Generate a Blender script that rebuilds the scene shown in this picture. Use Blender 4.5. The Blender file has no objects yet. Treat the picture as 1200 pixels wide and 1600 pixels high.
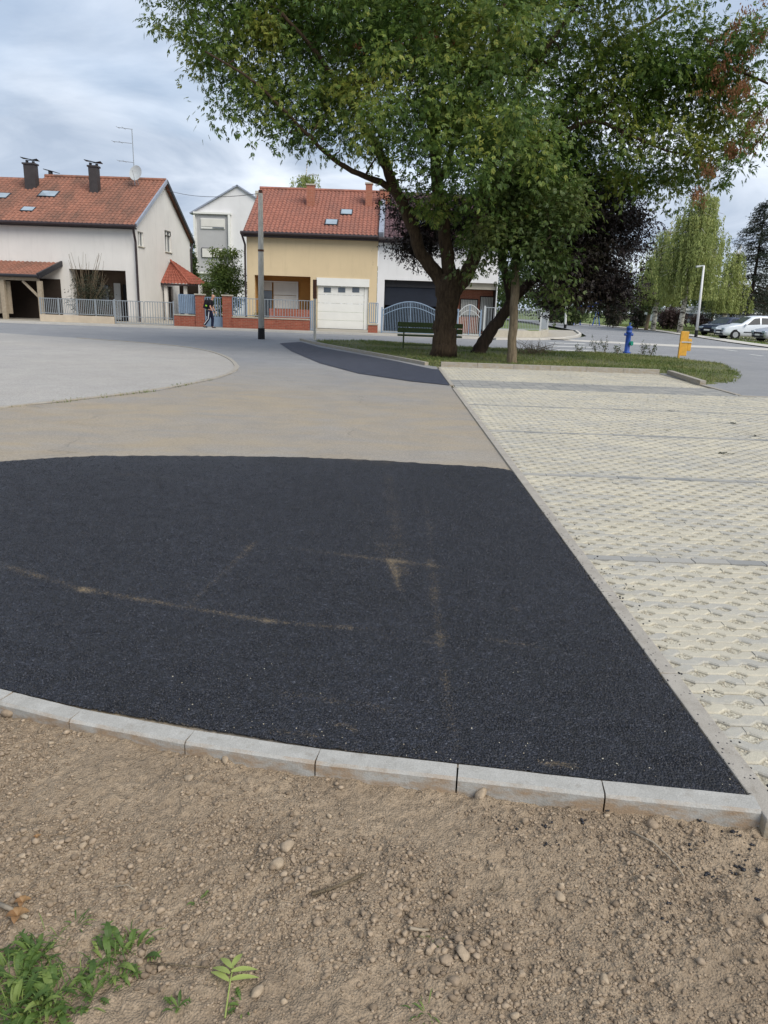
import bpy, bmesh, math, random
import numpy as np
from mathutils import Vector, Matrix, noise as mnoise
random.seed(7); RNG = np.random.default_rng(7)
SC = bpy.context.scene; COL = SC.collection

# ------------------------------------------------------------------ camera, sky, sun, exposure
PITCH = math.radians(15.72); ROLL = math.radians(2.0); FPX = 1155.0; EYE = 1.6
_f = Vector((0, math.cos(PITCH), -math.sin(PITCH))); _u0 = Vector((0, math.sin(PITCH), math.cos(PITCH))); _x = Vector((1, 0, 0))
_R = math.cos(ROLL)*_x + math.sin(ROLL)*_u0; _U = -math.sin(ROLL)*_x + math.cos(ROLL)*_u0
cam_d = bpy.data.cameras.new('camera'); cam = bpy.data.objects.new('camera', cam_d); COL.objects.link(cam)
cam_d.sensor_fit = 'VERTICAL'; cam_d.sensor_height = 24; cam_d.lens = 24*FPX/1600
cam_d.clip_start = 0.05; cam_d.clip_end = 1500
m3 = Matrix((_R, _U, -_f)).transposed(); cam.matrix_world = Matrix.Translation((0, 0, EYE)) @ m3.to_4x4()
SC.camera = cam
SC.view_settings.view_transform = 'Standard'; SC.view_settings.look = 'None'; SC.view_settings.gamma = 1
SC.view_settings.exposure = 1.22
SUN_EL, SUN_AZ = math.radians(44), math.radians(138)      # azimuth clockwise from +Y: behind and right of the camera
W = bpy.data.worlds.new('World'); SC.world = W; W.use_nodes = True
nt = W.node_tree; N = nt.nodes; L = nt.links; N.clear()
sky = N.new('ShaderNodeTexSky'); sky.sky_type = 'NISHITA'; sky.sun_disc = False
sky.sun_elevation = SUN_EL; sky.sun_rotation = SUN_AZ; sky.dust_density = 1.0; sky.air_density = 1.0
tc = N.new('ShaderNodeTexCoord'); sep = N.new('ShaderNodeSeparateXYZ'); L.new(tc.outputs['Generated'], sep.inputs[0])
def wmath(op, a, b):
    n = N.new('ShaderNodeMath'); n.operation = op
    for i, v in enumerate((a, b)):
        if hasattr(v, 'is_linked'): L.new(v, n.inputs[i])
        else: n.inputs[i].default_value = v
    return n.outputs[0]
zc = wmath('ADD', wmath('MAXIMUM', sep.outputs[2], 0.0), 0.16)
cx = wmath('DIVIDE', sep.outputs[0], zc); cy = wmath('DIVIDE', sep.outputs[1], zc)
comb = N.new('ShaderNodeCombineXYZ'); L.new(cx, comb.inputs[0]); L.new(cy, comb.inputs[1]); comb.inputs[2].default_value = 3.3
n1 = N.new('ShaderNodeTexNoise'); n1.inputs['Scale'].default_value = .95; n1.inputs['Detail'].default_value = 7; n1.inputs['Roughness'].default_value = .52; n1.inputs['Distortion'].default_value = .7
L.new(comb.outputs[0], n1.inputs['Vector'])
n2 = N.new('ShaderNodeTexNoise'); n2.inputs['Scale'].default_value = 0.42; n2.inputs['Detail'].default_value = 5
L.new(comb.outputs[0], n2.inputs['Vector'])
r1 = N.new('ShaderNodeValToRGB'); r1.color_ramp.elements[0].position = .38; r1.color_ramp.elements[1].position = .68
r1.color_ramp.elements[0].color = (2.75, 3.3, 4.15, 1); r1.color_ramp.elements[1].color = (6.0, 6.45, 7.1, 1)
L.new(n1.outputs[0], r1.inputs[0])
r2 = N.new('ShaderNodeValToRGB'); r2.color_ramp.elements[0].position = .30; r2.color_ramp.elements[1].position = .50
r2.color_ramp.elements[0].color = (.35, .35, .35, 1); r2.color_ramp.elements[1].color = (1, 1, 1, 1); L.new(n2.outputs[0], r2.inputs[0])
mx = N.new('ShaderNodeMixRGB'); L.new(r2.outputs[0], mx.inputs[0]); L.new(sky.outputs[0], mx.inputs[1]); L.new(r1.outputs[0], mx.inputs[2])
bg = N.new('ShaderNodeBackground'); bg.inputs[1].default_value = 0.074; L.new(mx.outputs[0], bg.inputs[0])
wo = N.new('ShaderNodeOutputWorld'); L.new(bg.outputs[0], wo.inputs[0])
sd = bpy.data.lights.new('sun', 'SUN'); sd.energy = 1.5; sd.angle = math.radians(42); sd.color = (1, .94, .85)
sun = bpy.data.objects.new('sun', sd); COL.objects.link(sun)
dv = Vector((math.sin(SUN_AZ)*math.cos(SUN_EL), math.cos(SUN_AZ)*math.cos(SUN_EL), math.sin(SUN_EL)))
sun.rotation_euler = dv.to_track_quat('Z', 'Y').to_euler(); sun.location = (0, -5, 30)

# ------------------------------------------------------------------ surveying helpers (photo pixel -> real point)
def ray(px, py): return _f*FPX + _R*(px-600) + _U*(800-py)
def G(px, py, z=0.0):
    d = ray(px, py); return Vector((0, 0, EYE)) + d*((z-EYE)/d.z)
def P(px, py, Y):
    d = ray(px, py); return Vector((0, 0, EYE)) + d*(Y/d.y)
def onplane(px, py, o, n):
    d = ray(px, py); c = Vector((0, 0, EYE)); return c + d*((Vector(o)-c).dot(n)/d.dot(n))

# ------------------------------------------------------------------ materials
def lin(c): return tuple((v/255/12.92 if v/255 <= .04045 else ((v/255+.055)/1.055)**2.4) for v in c)
class NT:
    def __init__(s, name):
        s.m = bpy.data.materials.new(name); s.m.use_nodes = True; s.t = s.m.node_tree; s.n = s.t.nodes
        s.b = s.n['Principled BSDF']; s.tc = s.n.new('ShaderNodeTexCoord')
    def put(s, sock, v):
        if hasattr(v, 'is_linked'): s.t.links.new(v, sock)
        elif isinstance(v, tuple) and len(v) == 3 and sock.type == 'RGBA': sock.default_value = (*v, 1)
        else: sock.default_value = v
    def noise(s, scale, detail=4, rough=.55, vec=None, dist=0, stretch=None):
        q = s.n.new('ShaderNodeTexNoise'); q.inputs['Scale'].default_value = scale; q.inputs['Detail'].default_value = detail
        q.inputs['Roughness'].default_value = rough; q.inputs['Distortion'].default_value = dist
        v = vec if vec is not None else s.tc.outputs['Object']
        if stretch:
            mp = s.n.new('ShaderNodeMapping'); mp.inputs['Scale'].default_value = stretch; s.t.links.new(v, mp.inputs[0]); v = mp.outputs[0]
        s.t.links.new(v, q.inputs['Vector']); return q.outputs[0]
    def voro(s, scale, out='Distance', feature='F1'):
        q = s.n.new('ShaderNodeTexVoronoi'); q.feature = feature; q.inputs['Scale'].default_value = scale
        s.t.links.new(s.tc.outputs['Object'], q.inputs['Vector']); return q.outputs[out]
    def ramp(s, v, stops):
        q = s.n.new('ShaderNodeValToRGB'); e = q.color_ramp.elements
        while len(e) < len(stops): e.new(.5)
        for i, (p, c) in enumerate(stops):
            e[i].position = p; e[i].color = (*c, 1) if isinstance(c, tuple) else (c, c, c, 1)
        s.t.links.new(v, q.inputs[0]); return q.outputs[0]
    def mix(s, f, a, b, mode='MIX'):
        q = s.n.new('ShaderNodeMixRGB'); q.blend_type = mode; s.put(q.inputs[0], f); s.put(q.inputs[1], a); s.put(q.inputs[2], b); return q.outputs[0]
    def math(s, op, a, b=0.0, clamp=False):
        q = s.n.new('ShaderNodeMath'); q.operation = op; q.use_clamp = clamp; s.put(q.inputs[0], a); s.put(q.inputs[1], b); return q.outputs[0]
    def attr(s, name):
        q = s.n.new('ShaderNodeAttribute'); q.attribute_name = name; return q.outputs['Fac']
    def island(s):
        q = s.n.new('ShaderNodeNewGeometry'); return q.outputs['Random Per Island']
    def bump(s, h, strength=.5, dist=.01):
        q = s.n.new('ShaderNodeBump'); q.inputs['Strength'].default_value = strength; q.inputs['Distance'].default_value = dist
        s.t.links.new(h, q.inputs['Height']); s.t.links.new(q.outputs[0], s.b.inputs['Normal'])
    def fin(s, color, rough=.8, spec=.3, metal=0):
        s.put(s.b.inputs['Base Color'], color); s.put(s.b.inputs['Roughness'], rough)
        s.b.inputs['Specular IOR Level'].default_value = spec; s.b.inputs['Metallic'].default_value = metal; return s.m
def plain(name, c, rough=.7, var=.15, scale=3.0, bump=.0, bscale=40, spec=.3, metal=0, srgb=True):
    c = lin(c) if srgb else c; t = NT(name)
    a = tuple(v*(1-var) for v in c); b = tuple(min(1, v*(1+var)) for v in c)
    col = t.ramp(t.noise(scale, 6, .65), [(.3, a), (.7, b)])
    if bump: t.bump(t.noise(bscale, 3), bump, .02)
    return t.fin(col, rough, spec, metal)
M = {}
M['render_beige'] = plain('render_beige', (206, 200, 196), .9, .06, 1.2, .15, 30)
M['render_white'] = plain('render_white', (212, 212, 212), .9, .05, 1.0, .15, 30)
M['render_tan'] = plain('render_tan', (200, 181, 150), .9, .07, .9, .15, 30)
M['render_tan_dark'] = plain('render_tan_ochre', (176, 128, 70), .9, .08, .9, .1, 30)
M['white'] = plain('white_paint', (215, 215, 210), .5, .04, 2)
M['shutter'] = plain('shutter_white', (205, 203, 196), .6, .05, 2)
M['panel_grey'] = plain('panel_grey', (168, 168, 168), .8, .05, 1)
M['dark'] = plain('dark_metal', (42, 42, 46), .5, .2, 3)
M['chimney_metal'] = plain('chimney_cladding', (58, 54, 54), .6, .2, 3)
M['gutter'] = plain('gutter_brown', (52, 44, 46), .5, .2, 3)
M['wood'] = plain('grey_wood', (150, 138, 120), .8, .2, 8, .2, 60)
M['wood_dark'] = plain('dark_wood', (62, 48, 42), .7, .25, 6)
M['galv'] = plain('galvanised_steel', (150, 156, 160), .45, .1, 5, metal=.4)
M['blue_grey'] = plain('blue_grey_paint', (122, 140, 160), .5, .1, 4)
M['steel_pale'] = plain('pale_steel', (176, 180, 180), .5, .08, 4)
M['concrete'] = plain('concrete', (172, 166, 152), .9, .12, 4, .4, 120)
M['plaster_low'] = plain('plinth_render', (190, 176, 156), .9, .12, 2, .2, 30)
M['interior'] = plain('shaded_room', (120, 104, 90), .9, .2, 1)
M['interior_dark'] = plain('shaded_interior', (46, 38, 32), .9, .2, 1.4)  # shade of deep openings put into the wall colour
M['blind_navy'] = plain('navy_awning_cloth', (26, 32, 44), .7, .15, 2)
M['zinc'] = plain('zinc_flashing', (150, 156, 168), .4, .1, 3, metal=.3)
M['plastic_blue'] = plain('hydrant_blue', (34, 72, 150), .55, .3, 9, spec=.4)
M['plastic_green'] = plain('cap_green', (20, 120, 100), .4, .1, 12)
M['orange'] = plain('bin_orange', (200, 150, 50), .55, .2, 6, spec=.5)
M['rust'] = plain('rust_brown', (92, 62, 48), .8, .3, 12)
M['bench_green'] = plain('bench_green', (62, 76, 40), .6, .22, 10, .1, 30)
M['black'] = plain('black_rubber', (24, 24, 26), .7, .2, 20)
M['skin'] = plain('skin', (196, 146, 122), .6, .05, 20)
M['cloth_black'] = plain('black_cotton', (28, 28, 34), .9, .2, 20)
M['cloth_navy'] = plain('navy_cotton', (24, 30, 54), .9, .2, 20)
M['cloth_white'] = plain('white_stripe', (215, 215, 215), .9, .05, 20)
M['lime'] = plain('lime_patch', (150, 200, 60), .7, .1, 20)
M['hair'] = plain('grey_hair', (120, 104, 90), .9, .2, 60)
M['car_white'] = plain('car_white', (208, 214, 220), .25, .02, 1, spec=.6)
M['car_silver'] = plain('car_silver', (180, 184, 190), .3, .02, 1, spec=.6, metal=.3)
M['car_navy'] = plain('car_navy', (30, 38, 62), .25, .05, 1, spec=.7)
M['alloy'] = plain('alloy_rim', (190, 192, 196), .35, .05, 8, metal=.6)
M['red'] = plain('red_plastic', (150, 24, 24), .4, .1, 5)
M['road_paint'] = plain('road_paint', (205, 205, 200), .8, .10, 9)
M['sign_blue'] = plain('sign_blue', (30, 70, 160), .4, .05, 5)
M['brick_chimney'] = None
def plaster(name, c, dirt=.16):
    t = NT(name); c = lin(c); st = t.noise(2.2, 5, .65, stretch=(1.6, 1.6, .22)); big = t.noise(.5, 4, .6)
    col = t.ramp(big, [(.3, tuple(v*.93 for v in c)), (.7, tuple(v*1.04 for v in c))]); col = t.mix(t.ramp(st, [(.52, 0.0), (.75, dirt)]), col, tuple(v*.45 for v in c))
    sp_ = t.n.new('ShaderNodeSeparateXYZ'); t.t.links.new(t.n.new('ShaderNodeNewGeometry').outputs['Position'], sp_.inputs[0])
    low = t.math('MULTIPLY', t.ramp(t.math('ADD', sp_.outputs[2], t.math('MULTIPLY', t.noise(3, 4), .5)), [(.35, 1.0), (.75, 0.0)]), .35); col = t.mix(low, col, lin((120, 112, 100)))
    t.bump(t.noise(28, 3), .25, .02); return t.fin(col, .92, .2)
M['render_beige'] = plaster('render_beige', (211, 208, 203)); M['render_white'] = plaster('render_white', (212, 212, 212)); M['render_tan'] = plaster('render_tan', (203, 184, 150))
def glass(name, c=(70, 80, 90), rough=.08):
    t = NT(name); return t.fin(t.ramp(t.noise(1.3, 2), [(.3, tuple(.7*v for v in lin(c))), (.7, lin(c))]), rough, .8)
M['glass'] = glass('window_glass'); M['glass_pale'] = glass('skylight_glass', (150, 165, 175), .12)
def curtain():
    t = NT('net_curtain'); w = t.n.new('ShaderNodeTexWave'); w.inputs['Scale'].default_value = 3.2; w.inputs['Distortion'].default_value = 1.5
    t.t.links.new(t.tc.outputs['Object'], w.inputs['Vector'])
    return t.fin(t.ramp(w.outputs[0], [(0, lin((120, 122, 120))), (1, lin((190, 190, 184)))]), .8)
M['curtain'] = curtain(); M['car_glass'] = plain('car_glass', (38, 44, 50), .35, .2, 2, spec=.25)
def brick_mat(name, c1, c2, mortar, scale=1.0):
    t = NT(name); b = t.n.new('ShaderNodeTexBrick'); mp = t.n.new('ShaderNodeMapping'); mp.inputs['Rotation'].default_value = (math.radians(90), 0, 0)
    t.t.links.new(t.tc.outputs['Object'], mp.inputs[0]); t.t.links.new(mp.outputs[0], b.inputs['Vector'])
    b.inputs['Color1'].default_value = (*lin(c1), 1); b.inputs['Color2'].default_value = (*lin(c2), 1); b.inputs['Mortar'].default_value = (*lin(mortar), 1)
    b.inputs['Scale'].default_value = 1; b.inputs['Brick Width'].default_value = .26; b.inputs['Row Height'].default_value = .085; b.inputs['Mortar Size'].default_value = .008
    col = t.mix(.35, b.outputs[0], t.ramp(t.noise(5, 5), [(.3, lin(tuple(int(v*.7) for v in c1))), (.7, lin(c2))]))
    t.bump(b.outputs[1], -.3, .01); return t.fin(col, .9)
M['brick'] = brick_mat('red_brick', (138, 72, 56), (158, 88, 68), (150, 128, 112))
M['brick_orange'] = brick_mat('orange_brick', (148, 90, 70), (160, 102, 82), (170, 140, 120))
def tile_mat(name, c, dirt, dirty=.5):
    t = NT(name); r = t.island()
    nz = t.noise(.55, 6, .7, stretch=(1.6, .5, .8)); fine = t.noise(5, 3)
    base = t.ramp(fine, [(.3, tuple(v*.75 for v in lin(c))), (.7, tuple(min(1, v*1.22) for v in lin(c)))])
    return t.fin(t.mix(t.ramp(nz, [(.45, 0.0), (.72, dirty)]), base, lin(dirt)), .85)
M['tile_terracotta'] = tile_mat('terracotta_tiles', (140, 97, 80), (82, 70, 62), .8)
M['tile_red'] = tile_mat('red_tiles', (146, 97, 82), (104, 82, 76), .5)
M['tile_plum'] = tile_mat('plum_tiles', (96, 74, 78), (70, 60, 62), .5)
M['tile_porch'] = tile_mat('porch_tiles', (146, 84, 68), (100, 66, 58), .4)

def asphalt_fresh():
    t = NT('fresh_asphalt')
    vd = t.voro(105); vc = t.voro(105, 'Color'); big = t.noise(2.2, 4)
    base = t.ramp(vc, [(0, (.003, .004, .006)), (.55, (.009, .0105, .016)), (.85, (.026, .029, .039)), (1, (.09, .095, .11))])
    base = t.mix(1.0, base, t.ramp(t.noise(26, 4, .75), [(.36, .35), (.64, 1.7)]), 'MULTIPLY')
    base = t.mix(1.0, base, t.ramp(t.noise(1.1, 5, .6, stretch=(1, .5, 1)), [(.3, .75), (.7, 1.5)]), 'MULTIPLY')
    gr = t.noise(70, 4, .7)
    d = t.math('MULTIPLY', t.math('MULTIPLY', t.math('SUBTRACT', t.noise(85, 3, .8), t.math('SUBTRACT', .67, t.math('MULTIPLY', t.attr('dust'), .50))), 3.2, True), .5)
    col = t.mix(d, base, lin((150, 132, 102)))
    sp = t.ramp(t.voro(38, 'Color'), [(.975, 0.0), (.99, .5)])
    col = t.mix(sp, col, lin((140, 140, 142)))
    t.bump(t.math('ADD', t.math('MULTIPLY', vd, -1.0), t.math('MULTIPLY', t.noise(45, 3), .5)), 1.0, .012)
    return t.fin(col, t.ramp(vc, [(0, .45), (1, .75)]), .42)
def agg():
    t = NT('asphalt_aggregate'); i = t.noise(130, 2, .8)
    c = t.ramp(i, [(.40, (.002, .0025, .004)), (.52, (.008, .0095, .015)), (.64, (.046, .052, .070))])
    d = t.math('MULTIPLY', t.math('MULTIPLY', t.math('SUBTRACT', t.noise(85, 3, .8), t.math('SUBTRACT', .67, t.math('MULTIPLY', t.attr('dust'), .50))), 3.2, True), .5)
    return t.fin(t.mix(d, c, lin((150, 132, 102))), .6, .35)
M['aggregate'] = agg()
def road_old(name, a, b, tan, dustname='dust', bmp=.35):
    t = NT(name); n_ = t.noise(.35, 6, .65); f_ = t.noise(60, 3, .7)
    base = t.mix(.45, t.ramp(n_, [(.3, lin(a)), (.7, lin(b))]), t.ramp(f_, [(.3, lin(tuple(int(v*.75) for v in a))), (.7, lin(tuple(int(min(255, v*1.2)) for v in b)))]))
    st = t.ramp(t.noise(.9, 5, .6, stretch=(.6, 1.25, 1), dist=1.4), [(.34, .5), (.64, 1.0)])
    d = t.math('MULTIPLY', t.attr(dustname), st, True)
    col = t.mix(d, base, t.ramp(f_, [(.3, lin(tuple(int(v*.86) for v in tan))), (.7, lin(tan))]))
    blot = t.ramp(t.noise(1.7, 7, .75, dist=.6), [(.42, 0.0), (.62, .2)]); col = t.mix(blot, col, lin(tuple(int(v*.84) for v in a)))
    fn = t.ramp(t.noise(28, 4, .8), [(.3, .80), (.7, 1.16)]); col = t.mix(1.0, col, fn, 'MULTIPLY')
    cd = t.n.new('ShaderNodeTexVoronoi'); cd.feature = 'DISTANCE_TO_EDGE'; cd.inputs['Scale'].default_value = .22
    av = t.n.new('ShaderNodeVectorMath'); av.operation = 'ADD'; nz = t.n.new('ShaderNodeTexNoise'); nz.inputs['Scale'].default_value = 1.2; nz.inputs['Detail'].default_value = 5; t.t.links.new(t.tc.outputs['Object'], nz.inputs['Vector'])
    t.t.links.new(t.tc.outputs['Object'], av.inputs[0]); t.t.links.new(nz.outputs['Color'], av.inputs[1]); t.t.links.new(av.outputs[0], cd.inputs['Vector'])
    cr = t.math('MULTIPLY', t.ramp(cd.outputs[0], [(.001, .3), (.004, 0.0)]), t.ramp(t.noise(.5, 2), [(.45, 0.0), (.55, 1.0)])); col = t.mix(cr, col, lin((70, 68, 66)))
    t.bump(f_, bmp, .01); return t.fin(col, .88, .25)
M['asphalt_fresh'] = asphalt_fresh()
M['road'] = road_old('old_asphalt', (122, 124, 128), (146, 146, 146), (165, 152, 131))
M['apron'] = road_old('apron_asphalt', (150, 148, 146), (172, 169, 164), (160, 150, 134))
M['path_dark'] = plain('path_asphalt', (58, 62, 74), .75, .18, 3, .5, 90)
M['pavement'] = plain('pavement_concrete', (160, 154, 142), .9, .12, 1.2, .3, 60)
M['pale_paving'] = plain('pale_paving', (186, 182, 174), .9, .08, 1.2, .2, 60)
def kerb_mat(name, top, side):
    t = NT(name); g = t.n.new('ShaderNodeNewGeometry'); s = t.n.new('ShaderNodeSeparateXYZ'); t.t.links.new(g.outputs['Normal'], s.inputs[0])
    isl = t.island()
    c = t.mix(t.ramp(t.noise(9, 6, .7), [(.35, 0.0), (.7, 1.0)]), lin(top), lin(tuple(int(v*.88) for v in top)))
    soil = t.ramp(t.noise(7, 5, .65, stretch=(1, 1, 2.4)), [(.42, 0.0), (.62, .85)])
    up = t.math('SUBTRACT', 1.0, t.ramp(s.outputs[2], [(.5, 0.0), (.95, 1.0)]))
    c = t.mix(t.math('MULTIPLY', soil, up), c, lin(side))
    c = t.mix(t.math('MULTIPLY', isl, .22), c, lin((176, 152, 118)))
    c = t.mix(1.0, c, t.ramp(t.noise(210, 3, .8), [(.32, .8), (.68, 1.12)]), 'MULTIPLY'); c = t.mix(t.ramp(t.noise(17, 5, .75), [(.56, 0.0), (.66, .35)]), c, lin((120, 112, 100)))
    t.bump(t.noise(160, 3), .5, .004); return t.fin(c, .9, .25)
M['kerb'] = kerb_mat('kerb_concrete', (168, 170, 168), (142, 118, 92))
M['edging'] = kerb_mat('edging_concrete', (164, 160, 152), (150, 140, 120))
def paver_mat():
    t = NT('paver_concrete'); i = t.island()
    c = t.ramp(t.noise(.8, 4, .6), [(.3, lin((168, 163, 149))), (.7, lin((186, 180, 163)))])
    c = t.mix(t.ramp(i, [(.2, .7), (.6, 0.0)]), c, lin((158, 157, 152))); c = t.mix(t.ramp(i, [(.8, 0.0), (1, .5)]), c, lin((188, 182, 164))); c = t.mix(t.ramp(t.noise(2.6, 6, .7), [(.52, 0.0), (.72, .45)]), c, lin((150, 143, 126)))
    sp = t.ramp(t.noise(160, 3, .8), [(.35, .86), (.65, 1.06)])
    c = t.mix(1.0, c, sp, 'MULTIPLY')
    c = t.mix(t.ramp(t.noise(14, 5, .7), [(.5, 0.0), (.75, .5)]), c, lin((192, 186, 168)))
    t.bump(t.noise(190, 3), .5, .004); return t.fin(c, .92, .2)
M['paver'] = paver_mat()
def paver_grey():
    t = NT('paver_grey'); i = t.island()
    c = t.ramp(i, [(0, lin((130, 131, 130))), (1, lin((156, 154, 148)))]); t.bump(t.noise(150, 3), .4, .004); return t.fin(c, .9, .2)
M['paver_grey'] = paver_grey()
def gravel_mat():
    t = NT('pale_gravel'); c = t.ramp(t.voro(130, 'Color'), [(0, lin((104, 98, 86))), (.35, lin((154, 148, 132))), (1, lin((200, 195, 178)))])
    t.bump(t.voro(130), -1.0, .012); return t.fin(c, .95, .2)
M['gravel'] = gravel_mat()
def stone_mat(name, cols):
    t = NT(name); i = t.island(); n_ = len(cols)
    c = t.ramp(i, [(k/(n_-1), lin(q)) for k, q in enumerate(cols)])
    c = t.mix(1.0, c, t.ramp(t.noise(60, 4, .7), [(.3, .75), (.7, 1.15)]), 'MULTIPLY')
    t.bump(t.noise(180, 3), .4, .003); return t.fin(c, .95, .2)
M['pebble_pale'] = stone_mat('pale_chips', [(130, 122, 106), (170, 163, 145), (196, 190, 174), (158, 144, 124)])
M['clod'] = stone_mat('soil_clods', [(116, 102, 86), (138, 122, 103), (162, 145, 124), (128, 113, 96)])
M['stone'] = stone_mat('soil_stones', [(140, 122, 100), (154, 137, 116), (168, 152, 130), (148, 132, 112)])
M['crumb'] = plain('asphalt_crumb', (24, 24, 30), .5, .2, 60, spec=.5)
def soil_mat():
    t = NT('bare_soil'); a = t.noise(2.3, 6, .65); b_ = t.noise(55, 5, .7); v = t.voro(150)
    c = t.ramp(a, [(.3, lin((132, 117, 99))), (.7, lin((162, 145, 123)))])
    c = t.mix(1.0, c, t.ramp(b_, [(.3, .64), (.66, 1.2)]), 'MULTIPLY')
    c = t.mix(t.ramp(t.voro(120, 'Color'), [(.86, 0.0), (.95, .4)]), c, lin((174, 158, 136)))
    t.bump(t.math('ADD', t.math('MULTIPLY', v, -.6), b_), .9, .010); return t.fin(c, .97, .15)
M['soil'] = soil_mat()
M['turf_soil'] = plain('turf_soil', (88, 92, 58), .97, .25, 1.5, .6, 25)
M['field'] = plain('park_grass', (96, 110, 58), .97, .2, .3, .6, 12)
def leaf_mat(name, cols, trans=.35, cl=.5):
    t = NT(name); i = t.island(); n_ = len(cols)
    f = t.mix(cl, t.ramp(i, [(0, 0.0), (1, 1.0)]), t.ramp(t.noise(.55, 4, .6), [(.36, 0.0), (.64, 1.0)]))
    c = t.ramp(f, [(.12+.76*k/(n_-1), q) for k, q in enumerate(cols)])
    t.fin(c, .55, .35)
    tr = t.n.new('ShaderNodeBsdfTranslucent'); t.t.links.new(c, tr.inputs[0])
    ms = t.n.new('ShaderNodeMixShader'); ms.inputs[0].default_value = trans
    t.t.links.new(t.b.outputs[0], ms.inputs[1]); t.t.links.new(tr.outputs[0], ms.inputs[2])
    t.t.links.new(ms.outputs[0], t.n['Material Output'].inputs[0]); return t.m
M['leaf_green'] = leaf_mat('leaves_boxelder', [(.038, .078, .014), (.078, .138, .026), (.15, .21, .038), (.29, .30, .055)], .42, .62)
M['leaf_samara'] = leaf_mat('brown_seeds', [(.14, .05, .02), (.26, .11, .045), (.20, .13, .05)])
M['leaf_plum'] = leaf_mat('leaves_plum', [(.014, .010, .010), (.028, .017, .016), (.036, .032, .014)], .2)
M['leaf_maple'] = leaf_mat('leaves_young', [(.03, .06, .012), (.07, .11, .025), (.13, .15, .04)])
M['leaf_birch'] = leaf_mat('leaves_birch', [(.17, .21, .06), (.27, .32, .10), (.38, .40, .14)])
M['leaf_spruce'] = leaf_mat('needles_spruce', [(.018, .032, .018), (.03, .045, .028), (.045, .04, .03)], .1)
M['leaf_hedge'] = leaf_mat('leaves_hedge', [(.03, .05, .015), (.05, .08, .02), (.08, .11, .03)])
M['leaf_darkbush'] = leaf_mat('leaves_darkbush', [(.02, .028, .014), (.035, .04, .02), (.05, .045, .03)], .2)
M['leaf_redbush'] = leaf_mat('leaves_redbush', [(.05, .03, .03), (.08, .05, .045), (.07, .07, .04)], .2)
M['leaf_garden'] = leaf_mat('leaves_garden', [(.05, .09, .02), (.10, .15, .03), (.17, .22, .05)])
M['leaf_weed'] = leaf_mat('leaves_weed', [(.05, .095, .02), (.10, .165, .035), (.21, .27, .07)], .3, .25)
M['leaf_yellow'] = leaf_mat('leaf_yellowgreen', [(.30, .38, .10), (.38, .44, .14)], .3, .3)
M['leaf_dry'] = leaf_mat('leaf_dry', [(.20, .10, .04), (.35, .22, .10)], .2, .3)
M['blade'] = leaf_mat('grass_blades', [(.07, .11, .025), (.14, .18, .045), (.26, .24, .10)], .3, .5)
def bark_mat(name, a, b):
    t = NT(name); n_ = t.noise(6, 6, .7, stretch=(2.2, 2.2, .5)); mo = t.noise(1.4, 4)
    c = t.ramp(n_, [(.3, lin(a)), (.7, lin(b))]); t.bump(n_, 1.0, .05); return t.fin(c, .95, .15)
M['bark'] = bark_mat('bark_brown', (42, 33, 26), (84, 70, 54))
M['bark_dark'] = bark_mat('bark_dark', (30, 25, 22), (60, 50, 42))
M['bark_grey'] = bark_mat('bark_grey', (84, 74, 60), (136, 122, 100))
def birch_bark():
    t = NT('bark_birch'); n_ = t.noise(3, 4, .6, stretch=(1, 1, 3)); return t.fin(t.ramp(n_, [(.45, lin((190, 186, 174))), (.6, lin((60, 54, 46)))]), .9)
M['bark_birch'] = birch_bark()
M['pole'] = bark_mat('weathered_pole', (170, 166, 156), (206, 202, 190))

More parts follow.
